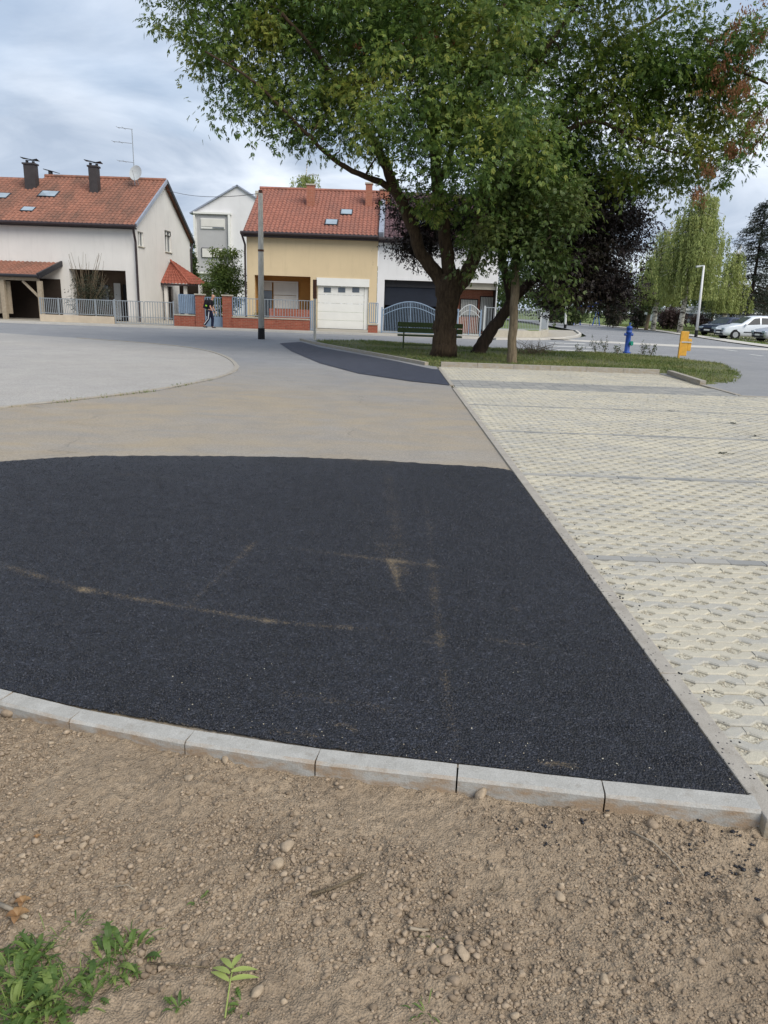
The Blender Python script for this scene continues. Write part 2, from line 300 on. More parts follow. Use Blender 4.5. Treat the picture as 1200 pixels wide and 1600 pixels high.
# ------------------------------------------------------------------ mesh helpers
def tag(o, label=None, cat=None, group=None, kind=None):
    if label: o['label'] = label
    if cat: o['category'] = cat
    if group: o['group'] = group
    if kind: o['kind'] = kind
    return o
def thing(name, label, cat, loc, group=None):
    o = bpy.data.objects.new(name, None); COL.objects.link(o); o.location = loc; o.empty_display_size = .2
    return tag(o, label, cat, group)
def wloc(o):
    v = Vector((0, 0, 0))
    while o is not None: v += Vector(o.location); o = o.parent
    return v
def link_mesh(me, name, mat, parent=None, smooth=False):
    o = bpy.data.objects.new(name, me); COL.objects.link(o)
    if parent is not None:
        o.parent = parent; w = wloc(parent); me.transform(Matrix.Translation(-w))
    if mat is not None: me.materials.append(M[mat] if isinstance(mat, str) else mat)
    if smooth: me.polygons.foreach_set('use_smooth', [True]*len(me.polygons))
    me.update(); return o
class MB:
    def __init__(s): s.v = []; s.f = []
    def add(s, vs, fs):
        k = len(s.v); s.v += [tuple(v) for v in vs]; s.f += [tuple(i+k for i in f) for f in fs]; return s
    def box(s, c, d, rz=0, rx=0, ry=0):
        c = Vector(c); m = Matrix.Rotation(rz, 3, 'Z') @ Matrix.Rotation(ry, 3, 'Y') @ Matrix.Rotation(rx, 3, 'X')
        vs = [c + m @ Vector((sx*d[0]/2, sy*d[1]/2, sz*d[2]/2)) for sx in (-1, 1) for sy in (-1, 1) for sz in (-1, 1)]
        return s.add(vs, [(0, 1, 3, 2), (4, 6, 7, 5), (0, 4, 5, 1), (2, 3, 7, 6), (0, 2, 6, 4), (1, 5, 7, 3)])
    def bb(s, x0, x1, y0, y1, z0, z1): return s.box(((x0+x1)/2, (y0+y1)/2, (z0+z1)/2), (abs(x1-x0), abs(y1-y0), abs(z1-z0)))
    def bar(s, a, b, w, h):
        a = Vector(a); b = Vector(b); d = (b-a); l = d.length; q = d.to_track_quat('X', 'Z').to_matrix(); c = (a+b)/2
        vs = [c + q @ Vector((sx*l/2, sy*w/2, sz*h/2)) for sx in (-1, 1) for sy in (-1, 1) for sz in (-1, 1)]
        return s.add(vs, [(0, 1, 3, 2), (4, 6, 7, 5), (0, 4, 5, 1), (2, 3, 7, 6), (0, 2, 6, 4), (1, 5, 7, 3)])
    def tube(s, pts, rs, n=8, cap=True):
        pts = [Vector(p) for p in pts]
        if not hasattr(rs, '__len__'): rs = [rs]*len(pts)
        k0 = len(s.v); up = None
        for i, p in enumerate(pts):
            t = (pts[min(i+1, len(pts)-1)] - pts[max(i-1, 0)])
            t = t.normalized() if t.length > 1e-9 else Vector((0, 0, 1))
            if up is None: up = t.orthogonal().normalized()
            up = (up - t*up.dot(t))
            up = up.normalized() if up.length > 1e-6 else t.orthogonal().normalized()
            w = t.cross(up)
            for j in range(n):
                a = 2*math.pi*j/n; s.v.append(tuple(p + (up*math.cos(a)+w*math.sin(a))*rs[i]))
        for i in range(len(pts)-1):
            for j in range(n):
                a = k0+i*n+j; b = k0+i*n+(j+1) % n; s.f.append((a, b, b+n, a+n))
        if cap:
            s.f.append(tuple(range(k0+n-1, k0-1, -1))); s.f.append(tuple(k0+(len(pts)-1)*n+j for j in range(n)))
        return s
    def lathe(s, c, prof, n=20):
        k = len(s.v)
        for (r, z) in prof:
            for j in range(n):
                a = 2*math.pi*j/n; s.v.append((c[0]+r*math.cos(a), c[1]+r*math.sin(a), c[2]+z))
        for i in range(len(prof)-1):
            for j in range(n): s.f.append((k+i*n+j, k+i*n+(j+1) % n, k+(i+1)*n+(j+1) % n, k+(i+1)*n+j))
        s.f.append(tuple(range(k+n-1, k-1, -1))); s.f.append(tuple(k+(len(prof)-1)*n+j for j in range(n))); return s
    def prism(s, poly, z0, z1):
        n = len(poly); s.add([(p[0], p[1], z0) for p in poly]+[(p[0], p[1], z1) for p in poly],
            [tuple(range(n-1, -1, -1)), tuple(range(n, 2*n))]+[(i, (i+1) % n, n+(i+1) % n, n+i) for i in range(n)]); return s
    def slab(s, quad, th):      # quad of 4 points, thickened along -normal
        q = [Vector(p) for p in quad]; n = (q[1]-q[0]).cross(q[3]-q[0]).normalized()
        return s.add(q+[p-n*th for p in q], [(0, 1, 2, 3), (7, 6, 5, 4), (0, 4, 5, 1), (1, 5, 6, 2), (2, 6, 7, 3), (3, 7, 4, 0)])
    def build(s, name, mat, parent=None, smooth=False, bevel=0):
        me = bpy.data.meshes.new(name); me.from_pydata(s.v, [], s.f)
        if bevel:
            bm = bmesh.new(); bm.from_mesh(me); bmesh.ops.recalc_face_normals(bm, faces=bm.faces)
            bmesh.ops.bevel(bm, geom=bm.edges[:], offset=bevel, segments=2, affect='EDGES', profile=.6); bm.to_mesh(me); bm.free()
        return link_mesh(me, name, mat, parent, smooth)
def vnoise(x, y, freq, seed):
    r = np.random.default_rng(seed); T = r.random((256, 256)); X = x*freq; Y = y*freq
    xi = np.floor(X).astype(int); yi = np.floor(Y).astype(int); fx = X-xi; fy = Y-yi; fx = fx*fx*(3-2*fx); fy = fy*fy*(3-2*fy)
    a = T[xi % 256, yi % 256]; b = T[(xi+1) % 256, yi % 256]; c = T[xi % 256, (yi+1) % 256]; d = T[(xi+1) % 256, (yi+1) % 256]
    return (a*(1-fx)+b*fx)*(1-fy)+(c*(1-fx)+d*fx)*fy
def fbm(x, y, f, octv, seed, gain=.5):
    s = 0; a = 1; t = 0
    for k in range(octv): s = s+a*vnoise(x, y, f*2**k, seed+k); t += a; a *= gain
    return s/t
def sheet(name, poly, z, mat, step=None, dust=None, kind='structure', parent=None):
    bm = bmesh.new(); vs = [bm.verts.new((p[0], p[1], 0)) for p in poly]; bm.faces.new(vs)
    if step:
        xs = [p[0] for p in poly]; ys = [p[1] for p in poly]; x = min(xs)+step
        while x < max(xs):
            bmesh.ops.bisect_plane(bm, geom=bm.verts[:]+bm.edges[:]+bm.faces[:], plane_co=(x, 0, 0), plane_no=(1, 0, 0)); x += step
        y = min(ys)+step
        while y < max(ys):
            bmesh.ops.bisect_plane(bm, geom=bm.verts[:]+bm.edges[:]+bm.faces[:], plane_co=(0, y, 0), plane_no=(0, 1, 0)); y += step
    bmesh.ops.triangulate(bm, faces=[f for f in bm.faces if len(f.verts) > 4])
    for f in bm.faces:
        f.normal_update()
        if f.normal.z < 0: f.normal_flip()
    for v in bm.verts: v.co.z = z if not callable(z) else z(v.co.x, v.co.y)
    me = bpy.data.meshes.new(name); bm.to_mesh(me); bm.free()
    if dust is not None:
        co = np.empty(len(me.vertices)*3); me.vertices.foreach_get('co', co); co = co.reshape(-1, 3)
        at = me.attributes.new('dust', 'FLOAT', 'POINT'); at.data.foreach_set('value', dust(co[:, 0], co[:, 1]).astype(np.float32))
    o = link_mesh(me, name, mat, parent)
    if kind and parent is None: o['kind'] = kind
    return o
def quads_mesh(name, V, nper, mat, parent=None):
    """V: (n*nper,3) points; faces are consecutive groups of nper"""
    n = len(V)//nper; me = bpy.data.meshes.new(name); me.vertices.add(len(V)); me.vertices.foreach_set('co', V.astype(np.float32).ravel())
    me.loops.add(n*nper); me.loops.foreach_set('vertex_index', np.arange(n*nper, dtype=np.int32))
    me.polygons.add(n); me.polygons.foreach_set('loop_start', np.arange(0, n*nper, nper, dtype=np.int32)); me.update(calc_edges=True)
    return link_mesh(me, name, mat, parent)
def unit(a): return a/np.maximum(np.linalg.norm(a, axis=1, keepdims=True), 1e-9)

# ------------------------------------------------------------------ trees
def leaflets(cent, dirs, length, width, n=5, spread=.55, rng=RNG, outw=None):
    """compound leaves: cent (k,3) base, dirs (k,3) rachis direction -> quads (kites)"""
    k = len(cent); up = unit(np.cross(dirs, rng.normal(size=(k, 3)))*.6+np.array([0, 0, 1.0])*.7)
    if outw is not None: up = unit(outw*.75+np.array([0, 0, .55])+rng.normal(0, .45, (k, 3)))
    side = unit(np.cross(dirs, up)); up = unit(np.cross(side, dirs)); out = []
    for j in range(n):
        if n == 1: a = np.zeros(k); s = np.zeros(k)
        elif j == n-1: a = rng.normal(0, .15, k); s = np.full(k, .9)
        else: a = (1 if j % 2 else -1)*(spread+rng.normal(0, .15, k))*1.2; s = np.full(k, .25+.6*(j//2)/max(1, (n-1)//2))
        b = cent + dirs*(length*1.3*s)[:, None] if n > 1 else cent
        d = unit(dirs*np.cos(a)[:, None]+side*np.sin(a)[:, None]+np.array([0, 0, -.22]))
        L_ = length*(.7+.6*rng.random(k)); w = unit(np.cross(d, up))*(width*.5*(.7+.6*rng.random(k)))[:, None]
        mid = b+d*(L_*.42)[:, None]+up*(L_*.06)[:, None]; tip = b+d*L_[:, None]
        q = np.stack([b, mid+w, tip, mid-w], 1); out.append(q.reshape(-1, 3))
    return np.concatenate(out)
def blob_points(blobs, n, rng, shell=.55):
    vol = np.array([b[1][0]*b[1][1]*b[1][2] for b in blobs])**.8; pr = vol/vol.sum(); idx = rng.choice(len(blobs), n, p=pr)
    c = np.array([b[0] for b in blobs])[idx]; r = np.array([b[1] for b in blobs])[idx]
    d = unit(rng.normal(size=(n, 3))); rad = (shell+(1-shell)*rng.random(n))**1.0; rad *= np.where(rng.random(n) < .25, rng.random(n), 1)
    return c+d*r*rad[:, None]
def grow(root, limbs, blobs, n_cl, per, leaf, width, mat, bark, rng, n_lf=5, clr=.45, shell=.55, minz=None, twig=.03, sides=7, crown='crown', droop=.5, wood=None):
    """limbs: list of [(point, radius)...]; grows twigs to clump centres, then hangs leaves in clumps"""
    mb = wood or MB(); nodes = []; nr = []
    for lb in limbs:
        pts = [Vector(p) for p, r in lb]; rs = [r for p, r in lb]; P2 = []; R2 = []
        for i in range(len(pts)-1):          # Catmull-Rom refinement
            p0 = pts[max(i-1, 0)]; p1 = pts[i]; p2 = pts[i+1]; p3 = pts[min(i+2, len(pts)-1)]
            for k in range(4):
                t = k/4; q = .5*((2*p1)+(-p0+p2)*t+(2*p0-5*p1+4*p2-p3)*t*t+(-p0+3*p1-3*p2+p3)*t**3)
                rr = rs[i]*(1-t)+rs[i+1]*t
                q += Vector(rng.normal(0, .06*rr+.004, 3)); P2.append(q); R2.append(rr*(1+rng.normal(0, .03)))
        P2.append(pts[-1]); R2.append(rs[-1]); mb.tube(P2, R2, 12 if R2[0] > .08 else 8)
        h = len(P2)//3 if R2[0] > .25 else 1
        nodes += [tuple(q) for q in P2[h:]]; nr += R2[h:]
    cc = blob_points(blobs, n_cl, rng, shell)
    if minz is not None: cc = cc[cc[:, 2] > minz]
    nd = np.array(nodes); rr = np.array(nr); base = nd[0]
    cc = cc[np.argsort(np.linalg.norm(cc-nd.mean(0), axis=1))]
    for c in cc:
        d = np.linalg.norm(nd-c, axis=1)+np.where(rr < .012, .3, 0); i = int(np.argmin(d)); a = nd[i]
        r0 = min(rr[i]*.6, twig*(1+d[i]*.35)); m1 = a*.62+c*.38+rng.normal(0, .06*d[i]+.01, 3); m1[2] += .08*d[i]
        m2 = a*.28+c*.72+rng.normal(0, .05*d[i]+.01, 3); m2[2] += .05*d[i]
        r1, r2, r3 = r0*.8, r0*.55, max(r0*.25, .004)
        mb.tube([a, m1, m2, c], [r0, r1, r2, r3], 4, False)
        nd = np.vstack([nd, m1, m2, c]); rr = np.append(rr, [r1, r2, r3])
    tr = mb.build('trunk', bark, root, True)
    k = len(cc)*per; ci = np.repeat(np.arange(len(cc)), per); sc = clr*(.6+.8*rng.random(len(cc)))[ci]
    off = rng.normal(size=(k, 3))*np.array([.55, .55, .38])*sc[:, None]; pos = cc[ci]+off
    dirs = unit(unit(off+1e-6)+rng.normal(0, .6, (k, 3))+np.array([0, 0, -droop]))
    ow = unit(pos-np.array([b[0] for b in blobs]).mean(0)*np.array([1, 1, .9])) if n_lf > 1 else None
    V = leaflets(pos, dirs, leaf, width, n_lf, rng=rng, outw=ow)
    return quads_mesh(crown, V, 4, mat, root), cc
def px_blob(px, py, Y, rpx, ry=None, sq=1.0):
    c = P(px, py, Y); s = FPX/((c-Vector((0, 0, EYE))).dot(_f)); r = rpx/s
    return (tuple(c), (r, (ry if ry else r), r*sq))

# ------------------------------------------------------------------ setting: ground
sheet('ground', [(-400, -20), (400, -20), (400, 700), (-400, 700)], -.20, 'field')
back_px = [(-160, 1040), (0, 1082), (120, 1110), (300, 1142), (500, 1175), (600, 1186), (715, 1200), (945, 1226), (1185, 1252)]
bk = [G(x, y, .0) for x, y in back_px]
KX = 1.29
left_ext = [(-9, 8.2), (-6, 5.9), (-4.2, 4.55), (-2.9, 3.55)]
near_line = left_ext + [(p.x, p.y) for p in bk[:-1]] + [(KX, 2.15)]
road_poly = [(-90, 9)] + near_line + [(KX, 20.9), (7.45, 20.9), (7.45, 15.58), (70, 15.58), (70, 30), (20.2, 38), (21.0, 47), (22.3, 55), (25, 75), (22.5, 104), (22.5, 125), (17.5, 125), (17.5, 95), (15.3, 62), (12.9, 50), (9.6, 42.2), (5.5, 39.6), (-90, 39.4)]
def road_dust(x, y):
    a = np.clip((20-y)/9, 0, 1)*np.clip((x+9)/5, 0, 1)*(x < 2)
    a = np.maximum(a, np.clip(1-np.abs(y-7.9)/.8, 0, 1)*(x < 1.5)*.95)
    n_ = fbm(x, y, .45, 4, 5); return np.clip(a*(.55+1.0*n_)*1.05, 0, 1)
sheet('road', road_poly, 0.0, 'road', 1.0, road_dust)
# apron with kerb arc on the left
arc_px = [(150, 529), (270, 539), (330, 548), (362, 560), (375, 573), (368, 582), (340, 592), (250, 610), (100, 628), (0, 638), (-150, 655)]
arc = [G(*q) for q in arc_px]; arc[0] = Vector((-11.5, 27.9, 0))
ap_poly = [(-90, 31.8), (-20, 30.6), (-15, 29.4)] + [(p.x, p.y) for p in arc] + [(-14, 7.2), (-90, 9.5)]
sheet('pavement', ap_poly, .006, 'apron', 1.5, lambda x, y: .3*fbm(x, y, .5, 3, 9))
def offset_line(pts, d):
    out = []
    for i, p in enumerate(pts):
        t = (pts[min(i+1, len(pts)-1)]-pts[max(i-1, 0)]); t.z = 0; t.normalize(); out.append(p+Vector((t.y, -t.x, 0))*d)
    return out
def resample(pts, step):
    out = [pts[0].copy()]; acc = 0
    for a, b in zip(pts, pts[1:]):
        l = (b-a).length; t = step-acc
        while t <= l: out.append(a.lerp(b, t/l)); t += step
        acc = (acc+l) % step
    return out
def smooth_line(pts, it=2):
    pts = [p.copy() for p in pts]
    for _ in range(it):
        q = [pts[0]]
        for a, b in zip(pts, pts[1:]): q += [a.lerp(b, .25), a.lerp(b, .75)]
        q.append(pts[-1]); pts = q
    return pts
def kerb_run(label_name, line, width, z0, z1, mat, step, gap=.006, side=1):
    """kerb = structure root with stone children"""
    line = [Vector((p[0], p[1], 0)) for p in line]; root = bpy.data.objects.new(label_name, None); COL.objects.link(root); root['kind'] = 'structure'
    root.location = (line[0].x, line[0].y, 0); cur = resample(line, step)
    for a, b in zip(cur, cur[1:]):
        d = (b-a).normalized(); n = Vector((d.y, -d.x, 0))*side; a2 = a+d*gap/2; b2 = b-d*gap/2
        q = MB().add([(*(a2).xy, z0), (*(b2).xy, z0), (*(b2+n*width).xy, z0), (*(a2+n*width).xy, z0), (*(a2).xy, z1), (*(b2).xy, z1), (*(b2+n*width).xy, z1), (*(a2+n*width).xy, z1)],
            [(3, 2, 1, 0), (4, 5, 6, 7), (0, 1, 5, 4), (1, 2, 6, 5), (2, 3, 7, 6), (3, 0, 4, 7)])
        q.build('kerb_stone', mat, root, bevel=.006)
    return root
kerb_run('kerb', smooth_line(arc), .10, -.1, .022, 'edging', 1.0, side=1)
# fresh asphalt path strip + path kerb of the green island
isl_left = [G(440, 529), G(468, 532), G(500, 540), G(560, 551), G(620, 562), G(672, 573), Vector((1.40, 20.75, 0))]
strip = [G(445, 536), G(470, 534.5)] + [G(500, 543), G(560, 554), G(620, 565), G(675, 577)] + [Vector((KX-.01, 19.5, 0)), Vector((KX-.01, 15.6, 0)), G(640, 596), G(560, 584), G(500, 568), G(455, 549), G(437, 537)]
sheet('path', [(p.x, p.y) for p in strip], .011, 'path_dark')
kerb_run('kerb', smooth_line(isl_left[1:]), .12, -.1, .09, 'edging', 1.0, side=-1)
kerb_run('kerb', [(1.42, 20.62), (7.62, 20.62)], .14, -.1, .12, 'edging', 1.0, side=-1)
kerb_run('kerb', [(7.62, 20.62), (7.36, 17.7)], .14, -.1, .11, 'edging', .97, side=-1)
kerb_run('kerb', [(7.36, 17.7), (7.30, 15.5)], .10, -.1, .02, 'edging', 1.0, side=-1)
kerb_run('kerb', [(7.30, 15.5), (16, 15.5)], .09, -.1, .012, 'edging', 1.0, side=-1)
# fresh asphalt patch
far_px = [(0, 723), (70, 718), (150, 714), (250, 714), (350, 714.5), (450, 716), (550, 719), (650, 725), (730, 730), (790, 734)]
far = [G(*q) for q in far_px]; far_line = []
for a, b in zip(far, far[1:]):
    for k in range(14): q = a.lerp(b, k/14); far_line.append((q.x, q.y+random.uniform(-.02, .02)))
ragged = [(KX-.004-abs(random.gauss(0, .006)), y) for y in np.arange(2.18, 7.35, .018)]
nl = []
for a, b in zip(near_line, near_line[1:]):
    k = max(2, int((Vector(b)-Vector(a)).length/.02))
    for j in range(k): t = j/k; nl.append((a[0]*(1-t)+b[0]*t, a[1]*(1-t)+b[1]*t+.006+abs(random.gauss(0, .005))))
asph = [(-9.5, 8.6)] + nl[1:] + ragged + far_line[::-1] + [(-5.5, 6.6), (-8, 8.9)]
segs = [((130, 925), (420, 975), .05, .75), ((420, 975), (545, 985), .04, .55), ((300, 945), (400, 850), .045, .5), ((440, 858), (700, 890), .05, .38), ((610, 880), (625, 925), .04, .55),
        ((605, 740), (630, 900), .10, .35), ((670, 880), (700, 1150), .045, .3), ((600, 1000), (690, 1010), .03, .35), ((0, 890), (130, 925), .08, .25), ((700, 760), (830, 800), .10, .25), ((150, 740), (330, 755), .12, .3), ((450, 1090), (640, 1120), .05, .3),
        ((380, 1075), (600, 1110), .04, .2), ((-40, 870), (130, 925), .05, .4), ((545, 985), (820, 1010), .04, .3), ((660, 745), (712, 1180), .035, .3), ((520, 730), (610, 880), .06, .2), ((250, 760), (390, 860), .05, .2), ((800, 950), (808, 958), .02, .9), ((525, 1135), (555, 1145), .03, .8), ((760, 1000), (980, 1040), .05, .25)]
def asph_dust(x, y):
    s = np.zeros_like(x); wv = fbm(x, y, 5, 3, 17)
    for a, b, w, k in segs:
        A = np.array(G(*a))[:2]; B = np.array(G(*b))[:2]; d = B-A; l2 = d@d; t = np.clip(((x-A[0])*d[0]+(y-A[1])*d[1])/l2, 0, 1)
        dd = np.hypot(x-A[0]-t*d[0], y-A[1]-t*d[1]); s = s+k*np.exp(-(dd/(w*(.4+.6*wv)))**2)
    s += .30*np.clip((fbm(x, y, .5, 4, 31)-.52)*5, 0, 1)
    s += .5*np.clip(1-(KX-x)/.06, 0, 1)*(vnoise(x, y, 9, 3) > .55)
    ny = np.interp(x, [q[0] for q in near_line], [q[1] for q in near_line])
    s += .5*np.clip(1-(y-ny)/.05, 0, 1)*(vnoise(x, y, 8, 4) > .5) + .8*np.clip(1-np.abs(y-ny-.07)/.04, 0, 1)*(vnoise(x, y, 3, 6) > .62)
    fy = np.interp(x, [q[0] for q in far_line], [q[1] for q in far_line]); s += .7*np.clip(1-(fy-y)/.25, 0, 1)*fbm(x, y, 4, 2, 8)
    return np.clip(s*.72*(.5+.95*fbm(x, y, 10, 3, 21)), 0, 1)
sheet('fresh_asphalt', asph, lambda x, y: .014+.0025*mnoise.noise((x*9, y*9, 0)), 'asphalt_fresh', .035, asph_dust)
# near kerb stones
ra = np.random.default_rng(23); n = 230000; yy = 2.0+5.6*ra.random(n)**1.5; xx = ra.uniform(-4.0, KX-.004, n)
ok = (np.abs(xx) < yy*.60+.35) & (yy > np.interp(xx, [q[0] for q in near_line], [q[1] for q in near_line])+.008) & (ra.random(n) < np.clip((7.5-yy)/2.2, 0, 1)) & (yy < np.interp(xx, [q[0] for q in far_line], [q[1] for q in far_line])-.03); xx, yy = xx[ok], yy[ok]; n = len(xx)
rr_ = ra.uniform(.0028, .0062, n)*(1+.12*(yy-2.2)); oc = np.array([[1, 0, 0], [-1, 0, 0], [0, 1, 0], [0, -1, 0], [0, 0, .8]], float); of = np.array([[0, 2, 4], [2, 1, 4], [1, 3, 4], [3, 0, 4]])
Vv = oc[None]*(1+ra.uniform(-.35, .35, (n, 5, 1)))*rr_[:, None, None]; a_ = ra.uniform(0, 6.28, n); c_, s_ = np.cos(a_)[:, None], np.sin(a_)[:, None]
Vv = np.stack([Vv[..., 0]*c_-Vv[..., 1]*s_+xx[:, None], Vv[..., 0]*s_+Vv[..., 1]*c_+yy[:, None], Vv[..., 2]+.0135], -1); Vt = Vv[:, of].reshape(-1, 3)
o = quads_mesh('asphalt_aggregate', Vt, 3, 'aggregate'); o['kind'] = 'stuff'
dv_ = asph_dust(Vt[:, 0], Vt[:, 1]); at = o.data.attributes.new('dust', 'FLOAT', 'POINT'); at.data.foreach_set('value', dv_.astype(np.float32))
front_px = [(-160, 1057), (0, 1098), (107, 1125), (288, 1160), (400, 1178), (492, 1191), (600, 1204), (714, 1216), (946, 1243), (1193, 1268)]
fr = [G(x, y, .02) for x, y in front_px]
joints = [-110, -5, 107, 288, 492, 714, 946, 1193]
def at_px(line_px, x):
    for (xa, ya), (xb, yb) in zip(line_px, line_px[1:]):
        if xa <= x <= xb: return ya+(yb-ya)*(x-xa)/(xb-xa)
    return line_px[-1][1]
kr = bpy.data.objects.new('kerb', None); COL.objects.link(kr); kr['kind'] = 'structure'; kr.location = (0, 2.2, 0)
for a, b in zip(joints, joints[1:]):
    A = G(a, at_px(front_px, a), .02); B = G(b, at_px(front_px, b), .02); d = (B-A).normalized(); n = Vector((-d.y, d.x, 0))*.082
    A = A+d*.003; B = B-d*.003; mb = MB(); ch = .010
    prof = [(0, -.2), (0, .02-ch), (ch, .02), (.082, .021), (.082, -.2)]
    vs = []; NS = 8
    for k in range(NS+1):
        t = k/NS; q = A.lerp(B, t); nn = n.normalized()
        for (o_, z) in prof: vs.append((q.x+nn.x*o_, q.y+nn.y*o_, z+random.uniform(-.0008, .0008)))
    fs = []
    for k in range(NS):
        for j in range(4): fs.append((k*5+j, (k+1)*5+j, (k+1)*5+j+1, k*5+j+1))
    fs += [tuple(range(4, -1, -1)), tuple(NS*5+j for j in range(5))]
    mb.add(vs, fs).build('kerb_stone', 'kerb', kr)
kl = kerb_run('kerb', left_ext[::-1] if False else [(-9, 8.2), (-6, 5.9), (-4.2, 4.55), (-2.9, 3.55), (-2.15, 3.02)], .08, -.2, .02, 'kerb', .5, side=1)
kerb_run('kerb', [(KX+.08, 2.07), (KX+.08, 15.7)], .08, -.1, .018, 'edging', 1.0, side=-1)
kerb_run('kerb', [(KX+.08, 15.7), (KX+.08, 20.6)], .08, -.1, .018, 'edging', 1.0, side=-1)

# grass-grid paving of the car park
PX, RY = .185, .088
sheet('gravel', [(KX+.06, 1.0), (14, 1.0), (14, 15.52), (7.4, 15.52), (7.6, 20.65), (7.6, 21.3), (KX-.15, 21.3), (KX-.15, 20.4), (KX+.06, 20.4)], -.012, 'gravel')
def paving():
    V = []; Fc = []; seps = [4.74, 7.33, 9.97, 12.68]; gx = .006
    j = 0; y = 1.0
    bands = []
    while y < 20.5:
        if any(y-.001 < s < y+RY for s in seps) or 15.35 < y < 16.9: bands.append((y, j, True)); 
        else: bands.append((y, j, False))
        y += RY; j += 1
    hw, hh = .050, .031
    def prof(x, ph):   # diamond half-height at x
        u = ((x/PX+ph) % 1.0)-.5; u = abs(u)*PX
        return max(0, hh*(1-max(0, u-.012)/(hw-.012))) if u < hw else 0
    sep_mb = MB()
    samp = sorted(set([0] + [round(k, 5) for k in (.5*PX-hw, .5*PX-.012, .5*PX+.012, .5*PX+hw, PX)] + [round((q+.5*PX) % PX, 5) for q in (.5*PX-hw, .5*PX-.012, .5*PX+.012, .5*PX+hw)]))
    samp = [s for s in samp if s < PX-1e-4]
    for (y, j, sep) in bands:
        xe = 7.2 if y > 15.45 else min(13.0, .62*y+3.2); xs0 = KX+.088
        if sep:
            x = xs0 if True else 0; k = 0
            while x < xe:
                w = .2 if 15.35 < y < 16.9 else .24
                sep_mb.box((x+w/2, y+RY/2, -.03+random.uniform(0, .003)), (w-.006, RY-.004, .06)); x += w
            continue
        ph0 = 0 if j % 2 else .5; ph1 = 0 if (j+1) % 2 else .5
        # pieces of 3 periods (one paver unit tooth) so each reads as an element
        per0 = math.floor(xs0/PX)-1; x_list = []
        n_per = int((xe-per0*PX)/PX); seg = 2; k = -(j % 2)
        while k < n_per:
            xa = (per0+k)*PX; pts = []
            for q in range(seg):
                for s_ in samp: pts.append(xa+q*PX+s_)
            pts.append(xa+seg*PX); pts = [p for p in pts if p >= xs0]
            k += seg
            if len(pts) < 3: continue
            if pts[0] > xs0 and pts[0] - xs0 < PX*.4 and pts[0]-xa > 1e-6: pts = [xs0]+pts
            gxx = .0008; base = len(V); zz = random.uniform(-.0035, .0025); m = len(pts)
            pts[0] += gxx; pts[-1] -= gxx; bt = 0
            for p in pts:
                lo = y+.0042+prof(p, ph0); hi = y+RY-.0042-prof(p, ph1)
                V.extend([(p, lo-.0, -.035), (p, lo, zz-.006), (p, lo+.006, zz), (p, hi-.006, zz), (p, hi, zz-.006), (p, hi, -.035)])
            for i in range(m-1):
                a = base+i*6; b = a+6
                for c in range(5): Fc.append((a+c, b+c, b+c+1, a+c+1))
            Fc.append(tuple(base+c for c in range(5, -1, -1))); Fc.append(tuple(base+(m-1)*6+c for c in range(6)))
    me = bpy.data.meshes.new('paving'); me.from_pydata(V, [], Fc); o = link_mesh(me, 'paving', 'paver'); o['kind'] = 'structure'
    o2 = sep_mb.build('bay_line_paving', 'paver_grey'); o2['kind'] = 'structure'
paving()

def ico(sub=1):
    bm = bmesh.new(); bmesh.ops.create_icosphere(bm, subdivisions=sub, radius=1); v = np.array([q.co for q in bm.verts]); f = np.array([[w.index for w in q.verts] for q in bm.faces]); bm.free(); return v, f
IV1, IF1 = ico(1); IV2, IF2 = ico(2)
def rocks(name, pos, size, mat, rng, flat=.7, hi=False, parent=None, kind='stuff', jag=.22):
    v, f = (IV2, IF2) if hi else (IV1, IF1); n = len(pos); nv = len(v)
    V = np.repeat(v[None], n, 0)*(1+rng.uniform(-jag, jag, (n, nv, 1)))
    if hi:                                    # chiselled facets
        for _ in range(10):
            nn = unit(rng.normal(size=(n, 3))); h_ = rng.uniform(.42, .85, n); dt = np.einsum('nvk,nk->nv', V, nn); V = V-nn[:, None, :]*np.maximum(dt-h_[:, None], 0)[..., None]
    s = size[:, None, None]*np.stack([rng.uniform(.7, 1.3, n), rng.uniform(.7, 1.3, n), rng.uniform(flat*.7, flat*1.2, n)], 1)[:, None, :]; V = V*s
    a = rng.uniform(0, 6.28, n); c, q = np.cos(a), np.sin(a); x = V[..., 0]*c[:, None]-V[..., 1]*q[:, None]; y = V[..., 0]*q[:, None]+V[..., 1]*c[:, None]
    V = np.stack([x, y, V[..., 2]], -1)+pos[:, None, :]; Fq = (f[None]+(np.arange(n)*nv)[:, None, None]).reshape(-1, 3)
    me = bpy.data.meshes.new(name); me.vertices.add(n*nv); me.vertices.foreach_set('co', V.ravel().astype(np.float32)); me.loops.add(len(Fq)*3)
    me.loops.foreach_set('vertex_index', Fq.ravel().astype(np.int32)); me.polygons.add(len(Fq)); me.polygons.foreach_set('loop_start', np.arange(0, len(Fq)*3, 3, dtype=np.int32)); me.update(calc_edges=True)
    o = link_mesh(me, name, mat, parent)
    if parent is None and kind: o['kind'] = kind
    return o
rg = np.random.default_rng(11)
n = 16000; yy = 1.9+6*rg.random(n)**1.6; xx = KX+.10+rg.random(n)*(yy*.62); keep = xx < 7
rocks('gravel_chips', np.stack([xx, yy, np.full(n, -.012)], 1)[keep], rg.uniform(.003, .0065, n)[keep], 'pebble_pale', rg)

